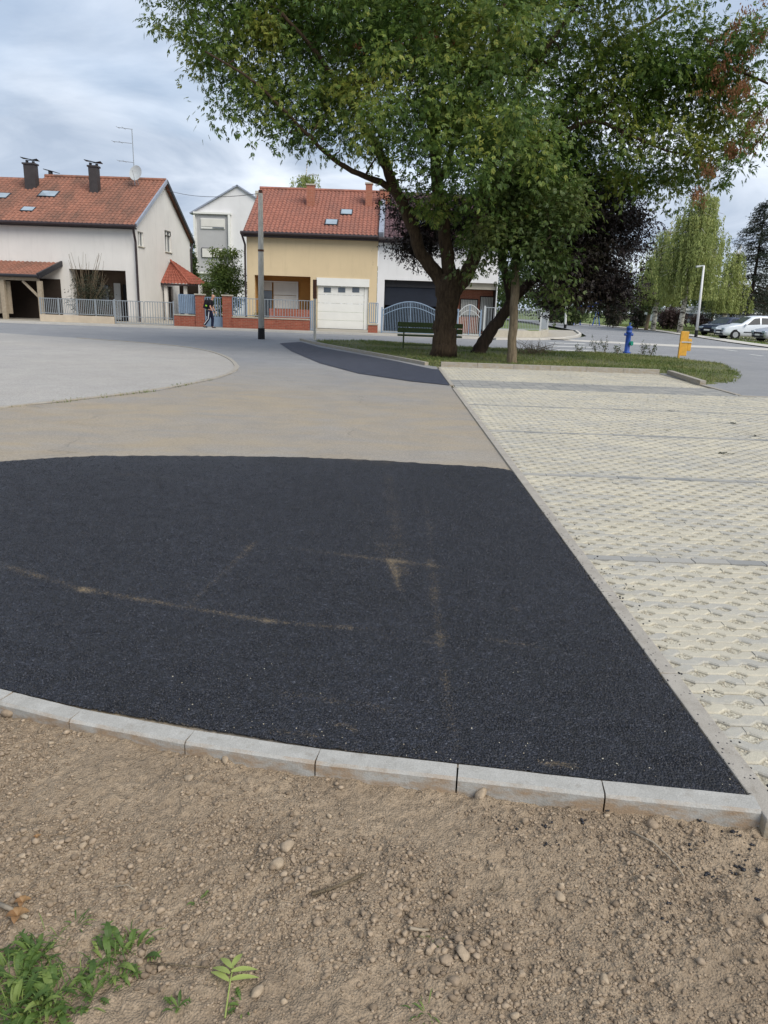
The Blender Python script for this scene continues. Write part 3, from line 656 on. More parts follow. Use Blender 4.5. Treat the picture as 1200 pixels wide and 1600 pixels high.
for (px, py, s_, lab) in [(1050, 642, .06, 'small dark leaf scrap on the paving near the right kerb'), (1145, 662, .08, 'dark moss tuft on the paving right of the bay line'), (1180, 681, .08, 'dark scrap touching the second bay line at right'), (1130, 709, .07, 'dry brown leaf on the paving, right middle bay'), (1043, 672, .05, 'tiny dry scrap just above the second bay line'), (966, 843, .02, 'small dark crumb leaf in the fourth bay')]:
    c = G(px, py, .006); t = thing('dry_leaf', lab, 'leaf', c, 'leaf scraps on the paving'); mb = MB()
    for k in range(7): a = random.uniform(0, 6.28); d_ = Vector((math.cos(a), math.sin(a), .25))*s_*random.uniform(.5, 1); q = d_.cross(Vector((0, 0, 1))).normalized()*s_*.25; o_ = c+Vector((random.gauss(0, s_*.5), random.gauss(0, s_*.3), 0)); mb.add([o_, o_+d_*.5+q, o_+d_, o_+d_*.5-q], [(0, 1, 2, 3)])
    mb.build('blade', 'leaf_darkbush', t)

# ------------------------------------------------------------------ foreground soil
kx = [q[0] for q in left_ext]+[p.x for p in fr[1:]]+[KX+.05, 3.0]; ky = [q[1]-.07 for q in left_ext]+[p.y for p in fr[1:]]+[2.10, 1.98]
def soil_top(x, y):
    e = np.interp(x, kx, ky)-y; d = np.clip(e, 0, 5)
    s = -.029-.026*np.clip((x+.6)/2.0, 0, 1) - .012*np.clip(d*1.5, 0, 1)
    s = s+.055*(fbm(x, y, 1.3, 4, 40)-.5)*np.clip(d*3+.3, 0, 1)+.03*(fbm(x, y, 6, 4, 50)-.5)+.022*np.maximum(fbm(x, y, 16, 3, 60)-.5, 0)*(.4+1.2*vnoise(x, y, 1.8, 77))*2+.010*(fbm(x, y, 45, 3, 70)-.5)*2
    for (px, py, r, h) in [(660, 1440, .10, -.03), (480, 1345, .16, .015), (700, 1500, .15, .015), (60, 1250, .2, .01), (1120, 1400, .3, .01), (190, 1440, .2, -.01)]:
        g = G(px, py, -.05); s = s+h*np.exp(-((x-g.x)**2+(y-g.y)**2)/r**2)
    return s
gxs = np.concatenate([np.linspace(-14, -2.3, 40)[:-1], np.arange(-2.3, 2.3, .0095), np.linspace(2.3, 14, 30)[1:]]); tv = np.concatenate([np.linspace(-6, .75, 20)[:-1], np.arange(.75, 3.35, .0095), ]); 
X_, Y_ = np.meshgrid(gxs, tv); lim = np.interp(X_, kx, ky)
Y2 = Y_.copy()
Z_ = soil_top(X_, Y2); Z_ = np.where(Y2 > lim+.03, -.26, Z_); Z_ = np.where((X_ > KX+.02) & (Y2 > 1.98), -.26, Z_)
nx, ny = len(gxs), len(tv); V = np.stack([X_, Y2, Z_], -1).reshape(-1, 3); idx = np.arange(nx*ny).reshape(ny, nx)
Q = np.stack([idx[:-1, :-1], idx[:-1, 1:], idx[1:, 1:], idx[1:, :-1]], -1).reshape(-1, 4)
me = bpy.data.meshes.new('soil'); me.vertices.add(len(V)); me.vertices.foreach_set('co', V.ravel().astype(np.float32)); me.loops.add(len(Q)*4); me.loops.foreach_set('vertex_index', Q.ravel().astype(np.int32))
me.polygons.add(len(Q)); me.polygons.foreach_set('loop_start', np.arange(0, len(Q)*4, 4, dtype=np.int32)); me.update(calc_edges=True); o = link_mesh(me, 'soil', 'soil', None, True); o['kind'] = 'structure'
sheet('soil_bank', [(-90, -15), (-14.1, -15), (-14.1, 8), (-9.4, 8.1), (-90, 8.6)], -.06, 'soil')
def scatter(n, rng, size_fn, sink=.35, dens=None):
    x = rng.uniform(-1.9, 2.0, n*3); y = rng.uniform(.95, 3.1, n*3); ok = (y < np.interp(x, kx, ky)-.008) & ~((x > KX+.02) & (y > 1.96))
    if dens is not None: ok &= rng.random(n*3) < dens(x, y)
    x = x[ok][:n]; y = y[ok][:n]; s = size_fn(len(x)); z = soil_top(x, y)+s*sink
    return np.stack([x, y, z], 1), s
dn = lambda x, y: np.clip((fbm(x, y, 2.2, 3, 90)-.36)*3.2, .05, 1)
p_, s_ = scatter(42000, rg, lambda m: np.clip(rg.lognormal(-5.85, .45, m), .0014, .013), dens=dn); rocks('soil_clods', p_, s_, 'clod', rg)
p_, s_ = scatter(5200, rg, lambda m: np.clip(rg.lognormal(-5.3, .40, m), .003, .012), dens=lambda x, y: np.clip((fbm(x, y, 2.2, 3, 90)-.50)*6, .02, 1)); rocks('soil_clods', p_, s_, 'clod', rg, hi=True, jag=.14)
p_, s_ = scatter(700, rg, lambda m: np.clip(rg.lognormal(-5.2, .45, m), .003, .013), dens=dn); rocks('soil_pebbles', p_, s_, 'stone', rg, hi=True, jag=.07)
cl = [(480, 1345, 46, .035), (700, 1500, 70, .05), (640, 1400, 60, .05), (110, 1330, 60, .03), (230, 1490, 60, .03)]
ps = []; ss = []
for (px, py, n_, sp) in cl:
    for _ in range(n_):
        g = G(px+random.gauss(0, 55), py+random.gauss(0, 38), -.05)
        if g.y < np.interp(g.x, kx, ky)-.02: s = random.uniform(.006, .014); ps.append((g.x, g.y, float(soil_top(np.array([g.x]), np.array([g.y]))[0])+s*.4)); ss.append(s)
rocks('soil_lumps', np.array(ps), np.array(ss), 'clod', rg, hi=True, jag=.10)
big = [(722, 1502, 15, 'round tan stone, the largest lying on the bare soil'), (695, 1512, 13, 'rough brown clod touching the largest round stone on the left'), (708, 1545, 13, 'lumpy clod just below the largest round stone'), (873, 1403, 13, 'pale elongated stone alone on the smooth soil'),
       (450, 1338, 12, 'wide flat tan stone in the cluster of lumps'), (433, 1364, 11, 'smooth oval stone below the wide flat stone'), (402, 1562, 11, 'small pale stone right below the fallen leaf sprig'), (296, 1228, 11, 'round stone near the kerb, left part of the soil'), (352, 1196, 9, 'brown stone pressed against the grey kerb joint'),
       (751, 1251, 14, 'brown stone touching the kerb face'), (1042, 1275, 11, 'tan stone at the kerb foot toward the paving corner'), (1018, 1292, 11, 'reddish clod standing in front of the kerb at right'), (1195, 1436, 13, 'pale stone cut by the right frame edge'), (945, 1530, 9, 'small white broken stone low on the right soil'), (131, 1333, 8, 'small whitish stone on the left soil'), (495, 1454, 12, 'flat tan stone between sticks and clods'), (18, 1124, 14, 'flat tan clod at the kerb foot by the left edge'), (820, 1288, 9, 'grey brown clod below the middle of the right kerb')]
for (px, py, rpx, lab) in big:
    g = G(px, py, -.05); s = rpx/(FPX/((g-Vector((0, 0, EYE))).dot(_f))); z = float(soil_top(np.array([g.x]), np.array([g.y]))[0])
    t = rocks('stone', np.array([[0, 0, 0.0]]), np.array([s]), 'stone' if 'clod' not in lab else 'clod', rg, .7, True, kind=None, jag=.09)
    t.location = (g.x, g.y, z+s*.35); tag(t, lab, 'stone', 'stones lying on the bare soil')
# asphalt crumbs
crumb_px = [(805, 1300, 6), (850, 1293, 5), (857, 1296, 6), (852, 1325, 5), (870, 1319, 4), (913, 1287, 7), (946, 1275, 6), (1013, 1272, 5), (1075, 1325, 6), (1027, 1355, 5), (1069, 1355, 4), (1107, 1362, 7), (1112, 1367, 5), (1123, 1376, 7), (1145, 1358, 7), (1152, 1352, 6), (1160, 1355, 6), (1185, 1357, 7), (1145, 1305, 8), (1152, 1311, 6), (1175, 1322, 6), (1187, 1399, 6), (1042, 1418, 5), (1040, 1446, 5), (1100, 1317, 4), (1145, 1333, 5), (1098, 1290, 5), (778, 1285, 4), (1130, 1300, 4), (1165, 1340, 4)]
ps = []; ss = []
for (px, py, r_) in crumb_px:
    for k in range(3):
        g = G(px+random.gauss(0, 3), py+random.gauss(0, 2), -.055); ps.append((g.x, g.y, float(soil_top(np.array([g.x]), np.array([g.y]))[0])+.003)); ss.append(r_/450*random.uniform(.22, .5))
rocks('asphalt_crumbs', np.array(ps), np.array(ss), 'crumb', rg, .8)
n = 260; yy = rg.uniform(2.2, 6, n); rocks('asphalt_grit', np.stack([KX+rg.exponential(.05, n), yy, np.full(n, .016)], 1), rg.uniform(.003, .007, n), 'crumb', rg)
n = 90; xx = rg.uniform(KX-2.2, KX, n); yy = np.interp(xx, kx, ky)+.1+rg.exponential(.25, n); rocks('chips', np.stack([xx, yy, np.full(n, .018)], 1), rg.uniform(.0015, .0035, n), 'pebble_pale', rg)
def stick(pxs, r, mat, lab, lift=.012):
    pts = []
    for px, py in pxs:
        g = G(px, py, -.05); z = float(soil_top(np.array([g.x]), np.array([g.y]))[0]); pts.append(Vector((g.x, g.y, z+lift)))
    t = thing('twig', lab, 'twig', pts[0], 'sticks and straws on the soil'); MB().tube(pts, [r*(1-.4*i/len(pts)) for i in range(len(pts))], 6).build('stem', mat, t, True)
stick([(985, 1300), (1020, 1318), (1045, 1340), (1060, 1358), (1067, 1374)], .0035, 'wood', 'long pale straw bent on the right soil')
stick([(487, 1414), (515, 1405), (540, 1393), (568, 1376)], .0055, 'bark_grey', 'thick brown stick lying among the clods')
stick([(0, 1428), (22, 1440), (45, 1453)], .007, 'wood', 'short pale stick at the left edge')
stick([(235, 1516), (280, 1520), (328, 1532)], .0025, 'bark_grey', 'thin reddish stem leading to the leaf sprig')
stick([(180, 1396), (200, 1396), (213, 1402)], .002, 'wood', 'tiny thin straw on the left soil')
stick([(640, 1463), (655, 1459), (669, 1455)], .005, 'wood', 'short pale splinter beside the soil hollow')
stick([(770, 1405), (785, 1390), (788, 1375)], .002, 'bark_grey', 'fine bent root on the middle soil')
# leaf sprig
def leaf_blade(mb, base, tip, w, up=Vector((0, 0, 1)), n=6, arch=.15):
    base = Vector(base); tip = Vector(tip); d = tip-base; s = d.cross(up).normalized(); k0 = len(mb.v); l = d.length
    for i in range(n+1):
        t = i/n; ww = w*math.sin(math.pi*min(1, t*.92+.06))**.8*(1-t*.3); c = base+d*t+up*(arch*l*math.sin(math.pi*t)); mb.v += [tuple(c-s*ww+up*ww*.25), tuple(c), tuple(c+s*ww+up*ww*.25)]
    for i in range(n):
        a = k0+i*3; mb.f += [(a, a+1, a+4, a+3), (a+1, a+2, a+5, a+4)]
def gz(px, py, dz):
    g = G(px, py, -.05); return Vector((g.x, g.y, float(soil_top(np.array([g.x]), np.array([g.y]))[0])+dz))
t = thing('leaf_sprig', 'yellow green compound leaf sprig with pale stem on the soil', 'leaf', gz(355, 1600, 0)); MB().tube([gz(352, 1603, .004), gz(356, 1578, .012), gz(361, 1555, .016), gz(366, 1530, .016)], [.0022, .002, .0017, .0012], 6).build('stem', 'leaf_yellow', t)
for (a, b, w) in [((364, 1524), (376, 1498), .009), ((363, 1528), (348, 1505), .009), ((362, 1535), (400, 1522), .009), ((360, 1538), (335, 1520), .009), ((359, 1546), (402, 1534), .009), ((359, 1547), (333, 1528), .009)]:
    mb = MB(); leaf_blade(mb, gz(a[0], a[1]+10, .016), gz(b[0]+(3 if b[0] > 360 else -3), b[1]+8, random.uniform(.004, .014)), w, arch=.08); mb.build('leaflet', 'leaf_yellow', t, True)
# weeds
def weed(px, py, n, size, lab, mat='leaf_weed', spread=1.0, name='weed', cat='weed', sm=1.0):
    c = gz(px, py, 0); t = thing(name, lab, cat, c, 'weeds growing in the bare soil'); mb = MB()
    for k in range(n):
        a = random.uniform(0, 6.28); el = random.uniform(.05, .75); l = size*random.uniform(.35, .85); b = c+Vector((math.cos(a), math.sin(a), 0))*random.uniform(0, .75*size*spread)
        tip = b+Vector((math.cos(a)*l*math.cos(el), math.sin(a)*l*math.cos(el), l*math.sin(el))); leaf_blade(mb, b+Vector((0, 0, .003)), tip, l*random.uniform(.10, .19)*sm, arch=.22)
        if random.random() < .6 and sm > .5:       # toothed side lobes
            for q in (.35, .55, .75):
                m_ = b.lerp(tip, q)+Vector((0, 0, l*.1)); s = (tip-b).cross(Vector((0, 0, 1))).normalized()
                for sg in (-1, 1): leaf_blade(mb, m_, m_+s*sg*l*.28+(tip-b)*.12, l*.06, n=3)
    if sm > .5 and n > 10:
        for k in range(n*2):
            a = random.uniform(0, 6.28); b = c+Vector((math.cos(a), math.sin(a), 0))*random.uniform(0, size*1.1); l = size*random.uniform(.3, .9); leaf_blade(mb, b, b+Vector((random.gauss(0, .5)*l, random.gauss(0, .5)*l, l*random.uniform(.2, .8))), .0016, n=4, arch=.2)
    return mb.build('foliage', mat, t)
for (px, py, n_, s, lab) in [(30, 1540, 34, .085, 'dense green weed clump left of the corner grass'), (85, 1570, 34, .085, 'broad leaved weed clump at the bottom left corner'), (20, 1595, 34, .09, 'leafy weed clump cut by the bottom left corner'), (175, 1515, 14, .085, 'dandelion like weed with long toothed leaves'), (145, 1570, 18, .07, 'mid green weed between the corner clump and the sprig'), (120, 1455, 12, .045, 'small bright green seedling tuft on the left soil'),
                            (200, 1495, 12, .07, 'pale long leaved weed at the top right of the clump'), (380, 1580, 8, .035, 'tiny seedling right of the sprig stem'), (665, 1590, 14, .05, 'small grass tuft at the bottom middle edge'), (310, 1415, 6, .03, 'tiny green seedling in the middle of the left soil'), (60, 1500, 24, .07, 'low weed rosette above the corner clump'), (280, 1590, 10, .045, 'low weed beside a white pebble at the bottom edge'), (680, 1475, 8, .035, 'faded tuft in the soil hollow'), (145, 1143, 4, .035, 'yellowish leaf stuck at the kerb foot')]:
    weed(px, py, n_, s, lab, sm=.45 if 'tuft' in lab else 1.0)
for (px, py, s, lab) in [(38, 1432, .022, 'curled orange dry leaf by the left stick'), (30, 1452, .03, 'pale brown dry leaf at the left edge'), (60, 1325, .012, 'tiny brown dry leaf flake on left soil')]:
    c = gz(px, py, .006); t = thing('dry_leaf', lab, 'leaf', c, 'dry leaves on the soil'); mb = MB()
    for k in range(4): a = k*1.5+.4; leaf_blade(mb, c, c+Vector((math.cos(a)*s, math.sin(a)*s, .006)), s*.45, arch=.3)
    mb.build('blade', 'leaf_dry', t)

# ------------------------------------------------------------------ green island, pavements, road marks
isl = [(7.5, 17.75), (8.6, 18.6), (9.6, 20.4), (10.7, 23.0), (11.2, 25.2), (10.9, 27.2), (9.6, 29.2), (8.2, 29.9), (5.0, 29.9), (2.6, 31.2), (-1.2, 32.6), (-3.2, 31.9)] + [(p.x+.1, p.y) for p in isl_left[2:-1]] + [(1.5, 20.76), (7.66, 20.76)]
isl2 = isl[:-2] + [(1.5, 20.77), (7.64, 20.77)]
def edge_dist(poly, x, y):
    d = 9
    for (ax_, ay_), (bx_, by_) in zip(poly, poly[1:]+poly[:1]):
        dx, dy = bx_-ax_, by_-ay_; t_ = max(0, min(1, ((x-ax_)*dx+(y-ay_)*dy)/(dx*dx+dy*dy+1e-9))); d = min(d, math.hypot(x-ax_-t_*dx, y-ay_-t_*dy))
    return d
def isl_z(x, y): return min(.055+.05*mnoise.noise((x*.5, y*.5, 2)), -.03+edge_dist(isl2, x, y)*.45)
sheet('turf', isl2, isl_z, 'turf_soil', .5)
def inside(poly, x, y):
    r = np.zeros(len(x), bool); n = len(poly); j = n-1
    for i in range(n):
        xi, yi = poly[i]; xj, yj = poly[j]; c = ((yi > y) != (yj > y)) & (x < (xj-xi)*(y-yi)/(yj-yi+1e-12)+xi); r ^= c; j = i
    return r
def blades(name, poly, n, h, w, zf, rng, mat='blade', dens=None):
    xs = [p[0] for p in poly]; ys = [p[1] for p in poly]; x = rng.uniform(min(xs), max(xs), n); y = rng.uniform(min(ys), max(ys), n); ok = inside(poly, x, y)
    if dens is not None: ok &= rng.random(n) < dens(x, y)
    x, y = x[ok], y[ok]; k = len(x); z = np.array([zf(a, b) for a, b in zip(x, y)]) if callable(zf) else np.full(k, zf)
    b = np.stack([x, y, z-.01], 1); a = rng.uniform(0, 6.28, k); s = np.stack([np.cos(a), np.sin(a), 0*a], 1)*(w*rng.uniform(.6, 1.3, k))[:, None]
    tip = b+np.stack([rng.normal(0, .5, k), rng.normal(0, .5, k), np.ones(k)], 1)*(h*rng.uniform(.4, 1.3, k))[:, None]
    o = quads_mesh(name, np.stack([b-s, b+s, tip], 1).reshape(-1, 3), 3, mat); o['kind'] = 'stuff'; return o
blades('grass', isl2, 90000, .075, .012, isl_z, rg, dens=lambda x, y: np.clip((fbm(x, y, .6, 3, 15)-.25)*2.5, .12, 1)*np.clip((y-17.6)/3, .35, 1))
blades('grass', [(p.x-.16, p.y) for p in arc[6:]]+[(p.x+.02, p.y-.16) for p in arc[6:]][::-1], 9000, .05, .01, .0, rg, dens=lambda x, y: np.clip((fbm(x, y, 1.5, 2, 19)-.42)*6, 0, 1))
sheet('pavement', [(-90, 39.4), (5.4, 39.5), (9.0, 42.0), (12.4, 50), (14.6, 61), (12.0, 61), (10.4, 52), (9.6, 47), (8.6, 43.8), (5, 41.7), (5, 41.9), (-90, 41.9)], .055, 'pavement', 3)
kerb_run('kerb', [(-40, 39.36), (5.4, 39.44)], .16, -.1, .10, 'pale_paving', 1.0, side=1)
kerb_run('kerb', smooth_line([Vector((5.4, 39.44, 0)), Vector((9.1, 41.8, 0)), Vector((12.5, 49.9, 0)), Vector((14.8, 61.2, 0))], 1), .16, -.1, .10, 'pale_paving', 1.0, side=1)
sheet('front_yard', [(-40, 41.9), (10, 41.9), (10.4, 60), (-40, 60)], .04, 'pavement', 4)
park_w = [(20.2, 38), (21.0, 47), (22.3, 55), (25, 75), (22.5, 104)]
sheet('pavement', [(x, y) for x, y in park_w]+[(x+1.4, y) for x, y in park_w[::-1]], .05, 'pale_paving', 2)
sheet('pavement', [(9.4, 41.2), (14.6, 38.4), (20.1, 37.9), (20.4, 40.6), (14.8, 41.2), (10.2, 43.4)], .006, 'pale_paving')
sheet('park_turf', [(21.6, 36), (120, 30), (120, 400), (16, 400), (18, 126), (24.0, 105), (26.5, 75), (23.8, 55), (22.4, 47)], .02, 'field', 8)
blades('grass', [(22, 40), (60, 40), (60, 100), (26, 100), (26, 75), (23.8, 55)], 60000, .14, .03, .02, rg)
sheet('car_park', [(24.0, 46), (60, 44), (60, 80), (30, 80), (27, 66), (24.4, 56)], .035, 'pavement')
for (a, b) in [((870, 547), (935, 549)), ((862, 541), (925, 543)), ((858, 536), (915, 537.5)), ((770, 549), (792, 548))]:
    A = G(*a); B = G(*b); m = sheet('road_marking', [(A.x, A.y-.28), (B.x, B.y-.28), (B.x, B.y+.28), (A.x, A.y+.28)], .009, 'road_paint')
for (a, b) in [((1097, 541.3), (1120, 543.5)), ((1132, 546.5), (1152, 549)), ((1172, 554), (1192, 556.5))]:
    A = G(*a); B = G(*b); d = (B-A).normalized(); s = Vector((-d.y, d.x, 0))*.09; sheet('road_marking', [tuple((q).xy) for q in (A-s, B-s, B+s, A+s)], .009, 'road_paint')

# ------------------------------------------------------------------ big trees on the island
def lp(l): return [((P(px, py, Y)), r) for px, py, Y, r in l]
r1_ = np.random.default_rng(3)
b0 = G(694, 557, .06); Y0 = b0.y
T1 = thing('boxelder_tree', 'huge green tree with thick brown forked trunk beside the green bench', 'tree', b0)
w = MB(); ring = []
limbs1 = [[(Vector((b0.x, Y0, -.1)), .50)] + lp([(694, 545, Y0, .41), (695, 520, Y0, .365), (698, 480, Y0, .35), (702, 452, Y0, .38), (702, 425, Y0, .33)]),
    lp([(697, 452, Y0, .26), (682, 428, Y0, .22), (660, 398, Y0-.1, .19), (645, 360, Y0-.3, .175), (632, 325, Y0-.5, .17), (615, 290, Y0-.8, .15), (598, 250, Y0-1, .13), (560, 180, Y0-1.4, .09), (500, 90, Y0-1.8, .06), (440, 20, Y0-2, .04)]),
    lp([(618, 300, Y0-.7, .11), (595, 285, Y0-1.0, .09), (560, 272, Y0-1.6, .075), (520, 248, Y0-2.2, .06), (470, 200, Y0-2.8, .045), (400, 130, Y0-3, .03), (320, 80, Y0-3, .02)]),
    lp([(703, 450, Y0, .24), (700, 410, Y0, .21), (692, 350, Y0+.1, .195), (684, 290, Y0+.2, .18), (678, 220, Y0+.3, .15), (665, 130, Y0+.4, .11), (640, 30, Y0+.4, .08), (620, -90, Y0+.4, .05)]),
    lp([(708, 455, Y0, .25), (728, 430, Y0+.1, .22), (745, 385, Y0+.3, .20), (752, 320, Y0+.5, .18), (770, 240, Y0+.6, .15), (810, 150, Y0+.5, .11), (850, 80, Y0+.3, .08), (900, 10, Y0, .05), (960, -70, Y0, .03)]),
    lp([(752, 330, Y0+.5, .13), (790, 260, Y0+1.2, .11), (860, 190, Y0+1.6, .09), (920, 110, Y0+1.8, .07), (980, 60, Y0+2, .05), (1060, 10, Y0+2, .03)]),
    lp([(860, 190, Y0+1.6, .08), (920, 175, Y0+1.4, .06), (990, 150, Y0+1, .045), (1060, 130, Y0+.5, .035), (1150, 95, Y0-.5, .02)]),
    lp([(775, 240, Y0+.6, .10), (840, 225, Y0, .08), (920, 190, Y0-.6, .06), (970, 205, Y0-.8, .045), (1040, 235, Y0-1, .03), (1100, 245, Y0-1, .02)]),
    lp([(660, 398, Y0-.1, .0001), (600, 300, Y0-.6, .0001)])[:0] or lp([(684, 290, Y0+.2, .1), (720, 200, Y0-.8, .08), (760, 100, Y0-1.6, .06), (790, 0, Y0-2, .04), (800, -90, Y0-2, .03)])]
bl1 = [px_blob(300, -5, Y0-1, 85), px_blob(345, 70, Y0-1.5, 85), px_blob(400, 130, Y0-1.8, 80, None), px_blob(470, 165, Y0-2, 85), px_blob(540, 190, Y0-2.3, 75), px_blob(450, 30, Y0-1, 140, 3.2), px_blob(590, 60, Y0-1.5, 150, 3.5), px_blob(640, 180, Y0-3.0, 105, 2.2),
       px_blob(600, 240, Y0-1.5, 55), px_blob(760, 90, Y0-1.8, 150, 3.2), px_blob(770, 200, Y0-3.0, 105, 2.0), px_blob(830, 270, Y0-1.0, 90, 2.2), px_blob(900, 200, Y0+1, 130, 3), px_blob(960, 90, Y0+1, 110, 1.6), px_blob(1020, 190, Y0, 100, 2.4),
       px_blob(1090, 110, Y0-.3, 85, 1.3), px_blob(1010, 270, Y0+.3, 75), px_blob(1170, 40, Y0-.8, 75, 1.8), px_blob(1060, 150, Y0, 80, 1.8), px_blob(1000, 60, Y0, 90, 2), px_blob(1150, 120, Y0-1, 60, 1.2), px_blob(1120, 190, Y0-.4, 60), px_blob(1085, 255, Y0-.2, 45), px_blob(1040, 290, Y0, 40), px_blob(960, 250, Y0-1, 70), px_blob(285, 5, Y0-1, 80), px_blob(700, 160, Y0-2, 90), px_blob(700, 290, Y0-1.3, 62), px_blob(950, 310, Y0, 60), px_blob(740, 360, Y0-1, 50), px_blob(850, 340, Y0-1.2, 60), px_blob(790, 300, Y0-1.5, 70),
       px_blob(700, -130, Y0, 260, 4.5), px_blob(450, -130, Y0, 170, 3.5), px_blob(960, -120, Y0, 190, 3.5), px_blob(600, 0, Y0+3.5, 220, 2), px_blob(820, 50, Y0+4, 120, 1.5)]
grow(T1, limbs1, bl1, 1450, 58, .105, .042, 'leaf_green', 'bark', r1_, 5, .54, .35, minz=3.3, twig=.035)
# brown samara clusters as a part of the same tree
sp = []
for (px, py, rp, k) in [(1165, 60, 50, 26), (1130, 120, 32, 14), (1180, 200, 30, 18), (1155, 235, 18, 14), (1110, 130, 40, 10), (880, 250, 0, 0), (1160, 145, 28, 20), (1105, 262, 14, 12), (1095, 305, 10, 8), (640, 100, 70, 14), (690, 115, 40, 14)]:
    for _ in range(k): sp.append(tuple(P(px+random.gauss(0, rp*.6+.1), py+random.gauss(0, rp*.5+.1), Y0-1.6+random.uniform(-.8, .8))))
sp = np.array(sp); ci = np.repeat(np.arange(len(sp)), 30); pos = sp[ci]+r1_.normal(0, .07, (len(ci), 3)); d_ = unit(r1_.normal(0, .35, (len(ci), 3))+np.array([0, 0, -1]))
quads_mesh('seed_clusters', leaflets(pos, d_, .075, .035, 1, rng=r1_), 4, 'leaf_samara', T1)
sprig = [px_blob(1185, 215, Y0-2, 22), px_blob(1150, 250, Y0-2, 22), px_blob(1190, 150, Y0-2, 30), px_blob(1120, 265, Y0-1.5, 26), px_blob(1095, 240, Y0-1.5, 28)]
grow(T1, [lp([(1100, 90, Y0-.6, .03), (1240, 150, Y0-2, .03), (1200, 165, Y0-2, .02), (1155, 210, Y0-2, .012)]), lp([(1240, 150, Y0-2, .03), (1170, 240, Y0-2, .012)])], sprig, 26, 20, .11, .046, 'leaf_green', 'bark', r1_, 5, .4, .3, crown='outer_leaves', twig=.015)

r2_ = np.random.default_rng(5); b1 = G(750, 553, .06); Y1 = b1.y
T2 = thing('plum_tree', 'dark purple leaved tree leaning right with dark curved trunk', 'tree', b1)
limbs2 = [[(Vector((b1.x-.1, Y1, -.05)), .30)] + lp([(753, 540, Y1, .24), (768, 515, Y1, .215), (788, 490, Y1, .20), (803, 465, Y1, .20)]),
    lp([(798, 470, Y1, .17), (793, 440, Y1, .13), (786, 415, Y1, .12), (770, 370, Y1, .09), (700, 330, Y1+.5, .06), (640, 340, Y1+.8, .03)]),
    lp([(803, 468, Y1, .17), (822, 448, Y1, .16), (848, 425, Y1, .15), (880, 395, Y1, .12), (920, 350, Y1, .08), (950, 300, Y1, .05)]),
    lp([(848, 425, Y1, .10), (900, 420, Y1-.5, .07), (950, 420, Y1-.8, .04), (990, 430, Y1-1, .02)]), lp([(786, 415, Y1, .09), (800, 340, Y1, .08), (830, 260, Y1, .05)])]
bl2 = [px_blob(905, 370, Y1, 95, 2.0), px_blob(935, 410, Y1, 60, 1.6), px_blob(890, 440, Y1-.6, 55, 1.3), px_blob(950, 455, Y1-.4, 42, 1.1), px_blob(965, 460, Y1-.4, 34, .8), px_blob(870, 470, Y1-.4, 34, .8), px_blob(840, 320, Y1, 85, 1.8), px_blob(700, 350, Y1+.8, 62, 1.3), px_blob(650, 385, Y1+1, 42, 1.0), px_blob(640, 330, Y1+1, 42, 1), px_blob(900, 290, Y1+.6, 80, 1.8), px_blob(970, 350, Y1+.4, 60, 1.4), px_blob(770, 320, Y1+.5, 60, 1.4)]
grow(T2, limbs2, bl2, 800, 56, .08, .05, 'leaf_plum', 'bark_dark', r2_, 3, .42, .3, twig=.02)
r3_ = np.random.default_rng(6); b2 = G(800, 566, .06); Y2_ = b2.y
T3 = thing('young_maple_tree', 'thin straight grey trunk with light green leaves right of the leaning tree', 'tree', b2)
limbs3 = [[(Vector((b2.x, Y2_, -.05)), .17)] + lp([(800, 550, Y2_, .135), (802, 500, Y2_, .125), (805, 450, Y2_, .12), (806, 400, Y2_, .10), (802, 330, Y2_, .08), (800, 260, Y2_, .05), (800, 200, Y2_, .03)]), lp([(806, 420, Y2_, .06), (830, 390, Y2_-.4, .05), (860, 370, Y2_-.7, .03)]), lp([(806, 400, Y2_, .05), (775, 370, Y2_-.3, .04), (745, 350, Y2_-.5, .02)])]
bl3 = [px_blob(820, 380, Y2_-.5, 55, 1.1), px_blob(860, 400, Y2_-.5, 42, .9), px_blob(770, 370, Y2_-.5, 45, 1.0), px_blob(800, 300, Y2_-.4, 65, 1.3), px_blob(880, 330, Y2_-.8, 45, 1), px_blob(870, 460, Y2_-.2, 24, .5), px_blob(735, 410, Y2_-.4, 22, .5), px_blob(720, 440, Y2_-.2, 14, .3)]
grow(T3, limbs3, bl3, 230, 26, .085, .042, 'leaf_maple', 'bark_grey', r3_, 5, .42, .3, twig=.016)

# ------------------------------------------------------------------ island furniture
bc = G(668, 545, .06); bw = 2.35
t = thing('park_bench', 'green slatted park bench seen from behind, left of the thick trunk', 'bench', (bc.x, bc.y, .05)); bx, by = bc.x+.05, bc.y
z0 = .05
MB().box((bx, by-.25, z0+.66), (bw, .035, .17)).box((bx, by-.28, z0+.86), (bw, .035, .17)).build('backrest', 'bench_green', t, bevel=.008)
s_mb = MB(); [s_mb.box((bx, by-.16+.13*k, z0+.47), (bw, .115, .06)) for k in range(4)]; s_mb.build('seat', 'bench_green', t, bevel=.006)
for sx in (-.95, .95):
    MB().bar((bx+sx, by+.2, z0-.02), (bx+sx, by+.2, z0+.46), .05, .05).bar((bx+sx, by-.2, z0-.02), (bx+sx, by-.27, z0+.95), .05, .05).bar((bx+sx, by-.22, z0+.43), (bx+sx, by+.24, z0+.43), .05, .04).build('leg', 'bench_green', t, bevel=.006)
MB().bar((bx-.95, by-.2, z0+.14), (bx+.95, by-.2, z0+.14), .04, .04).build('stretcher', 'bench_green', t, bevel=.005)
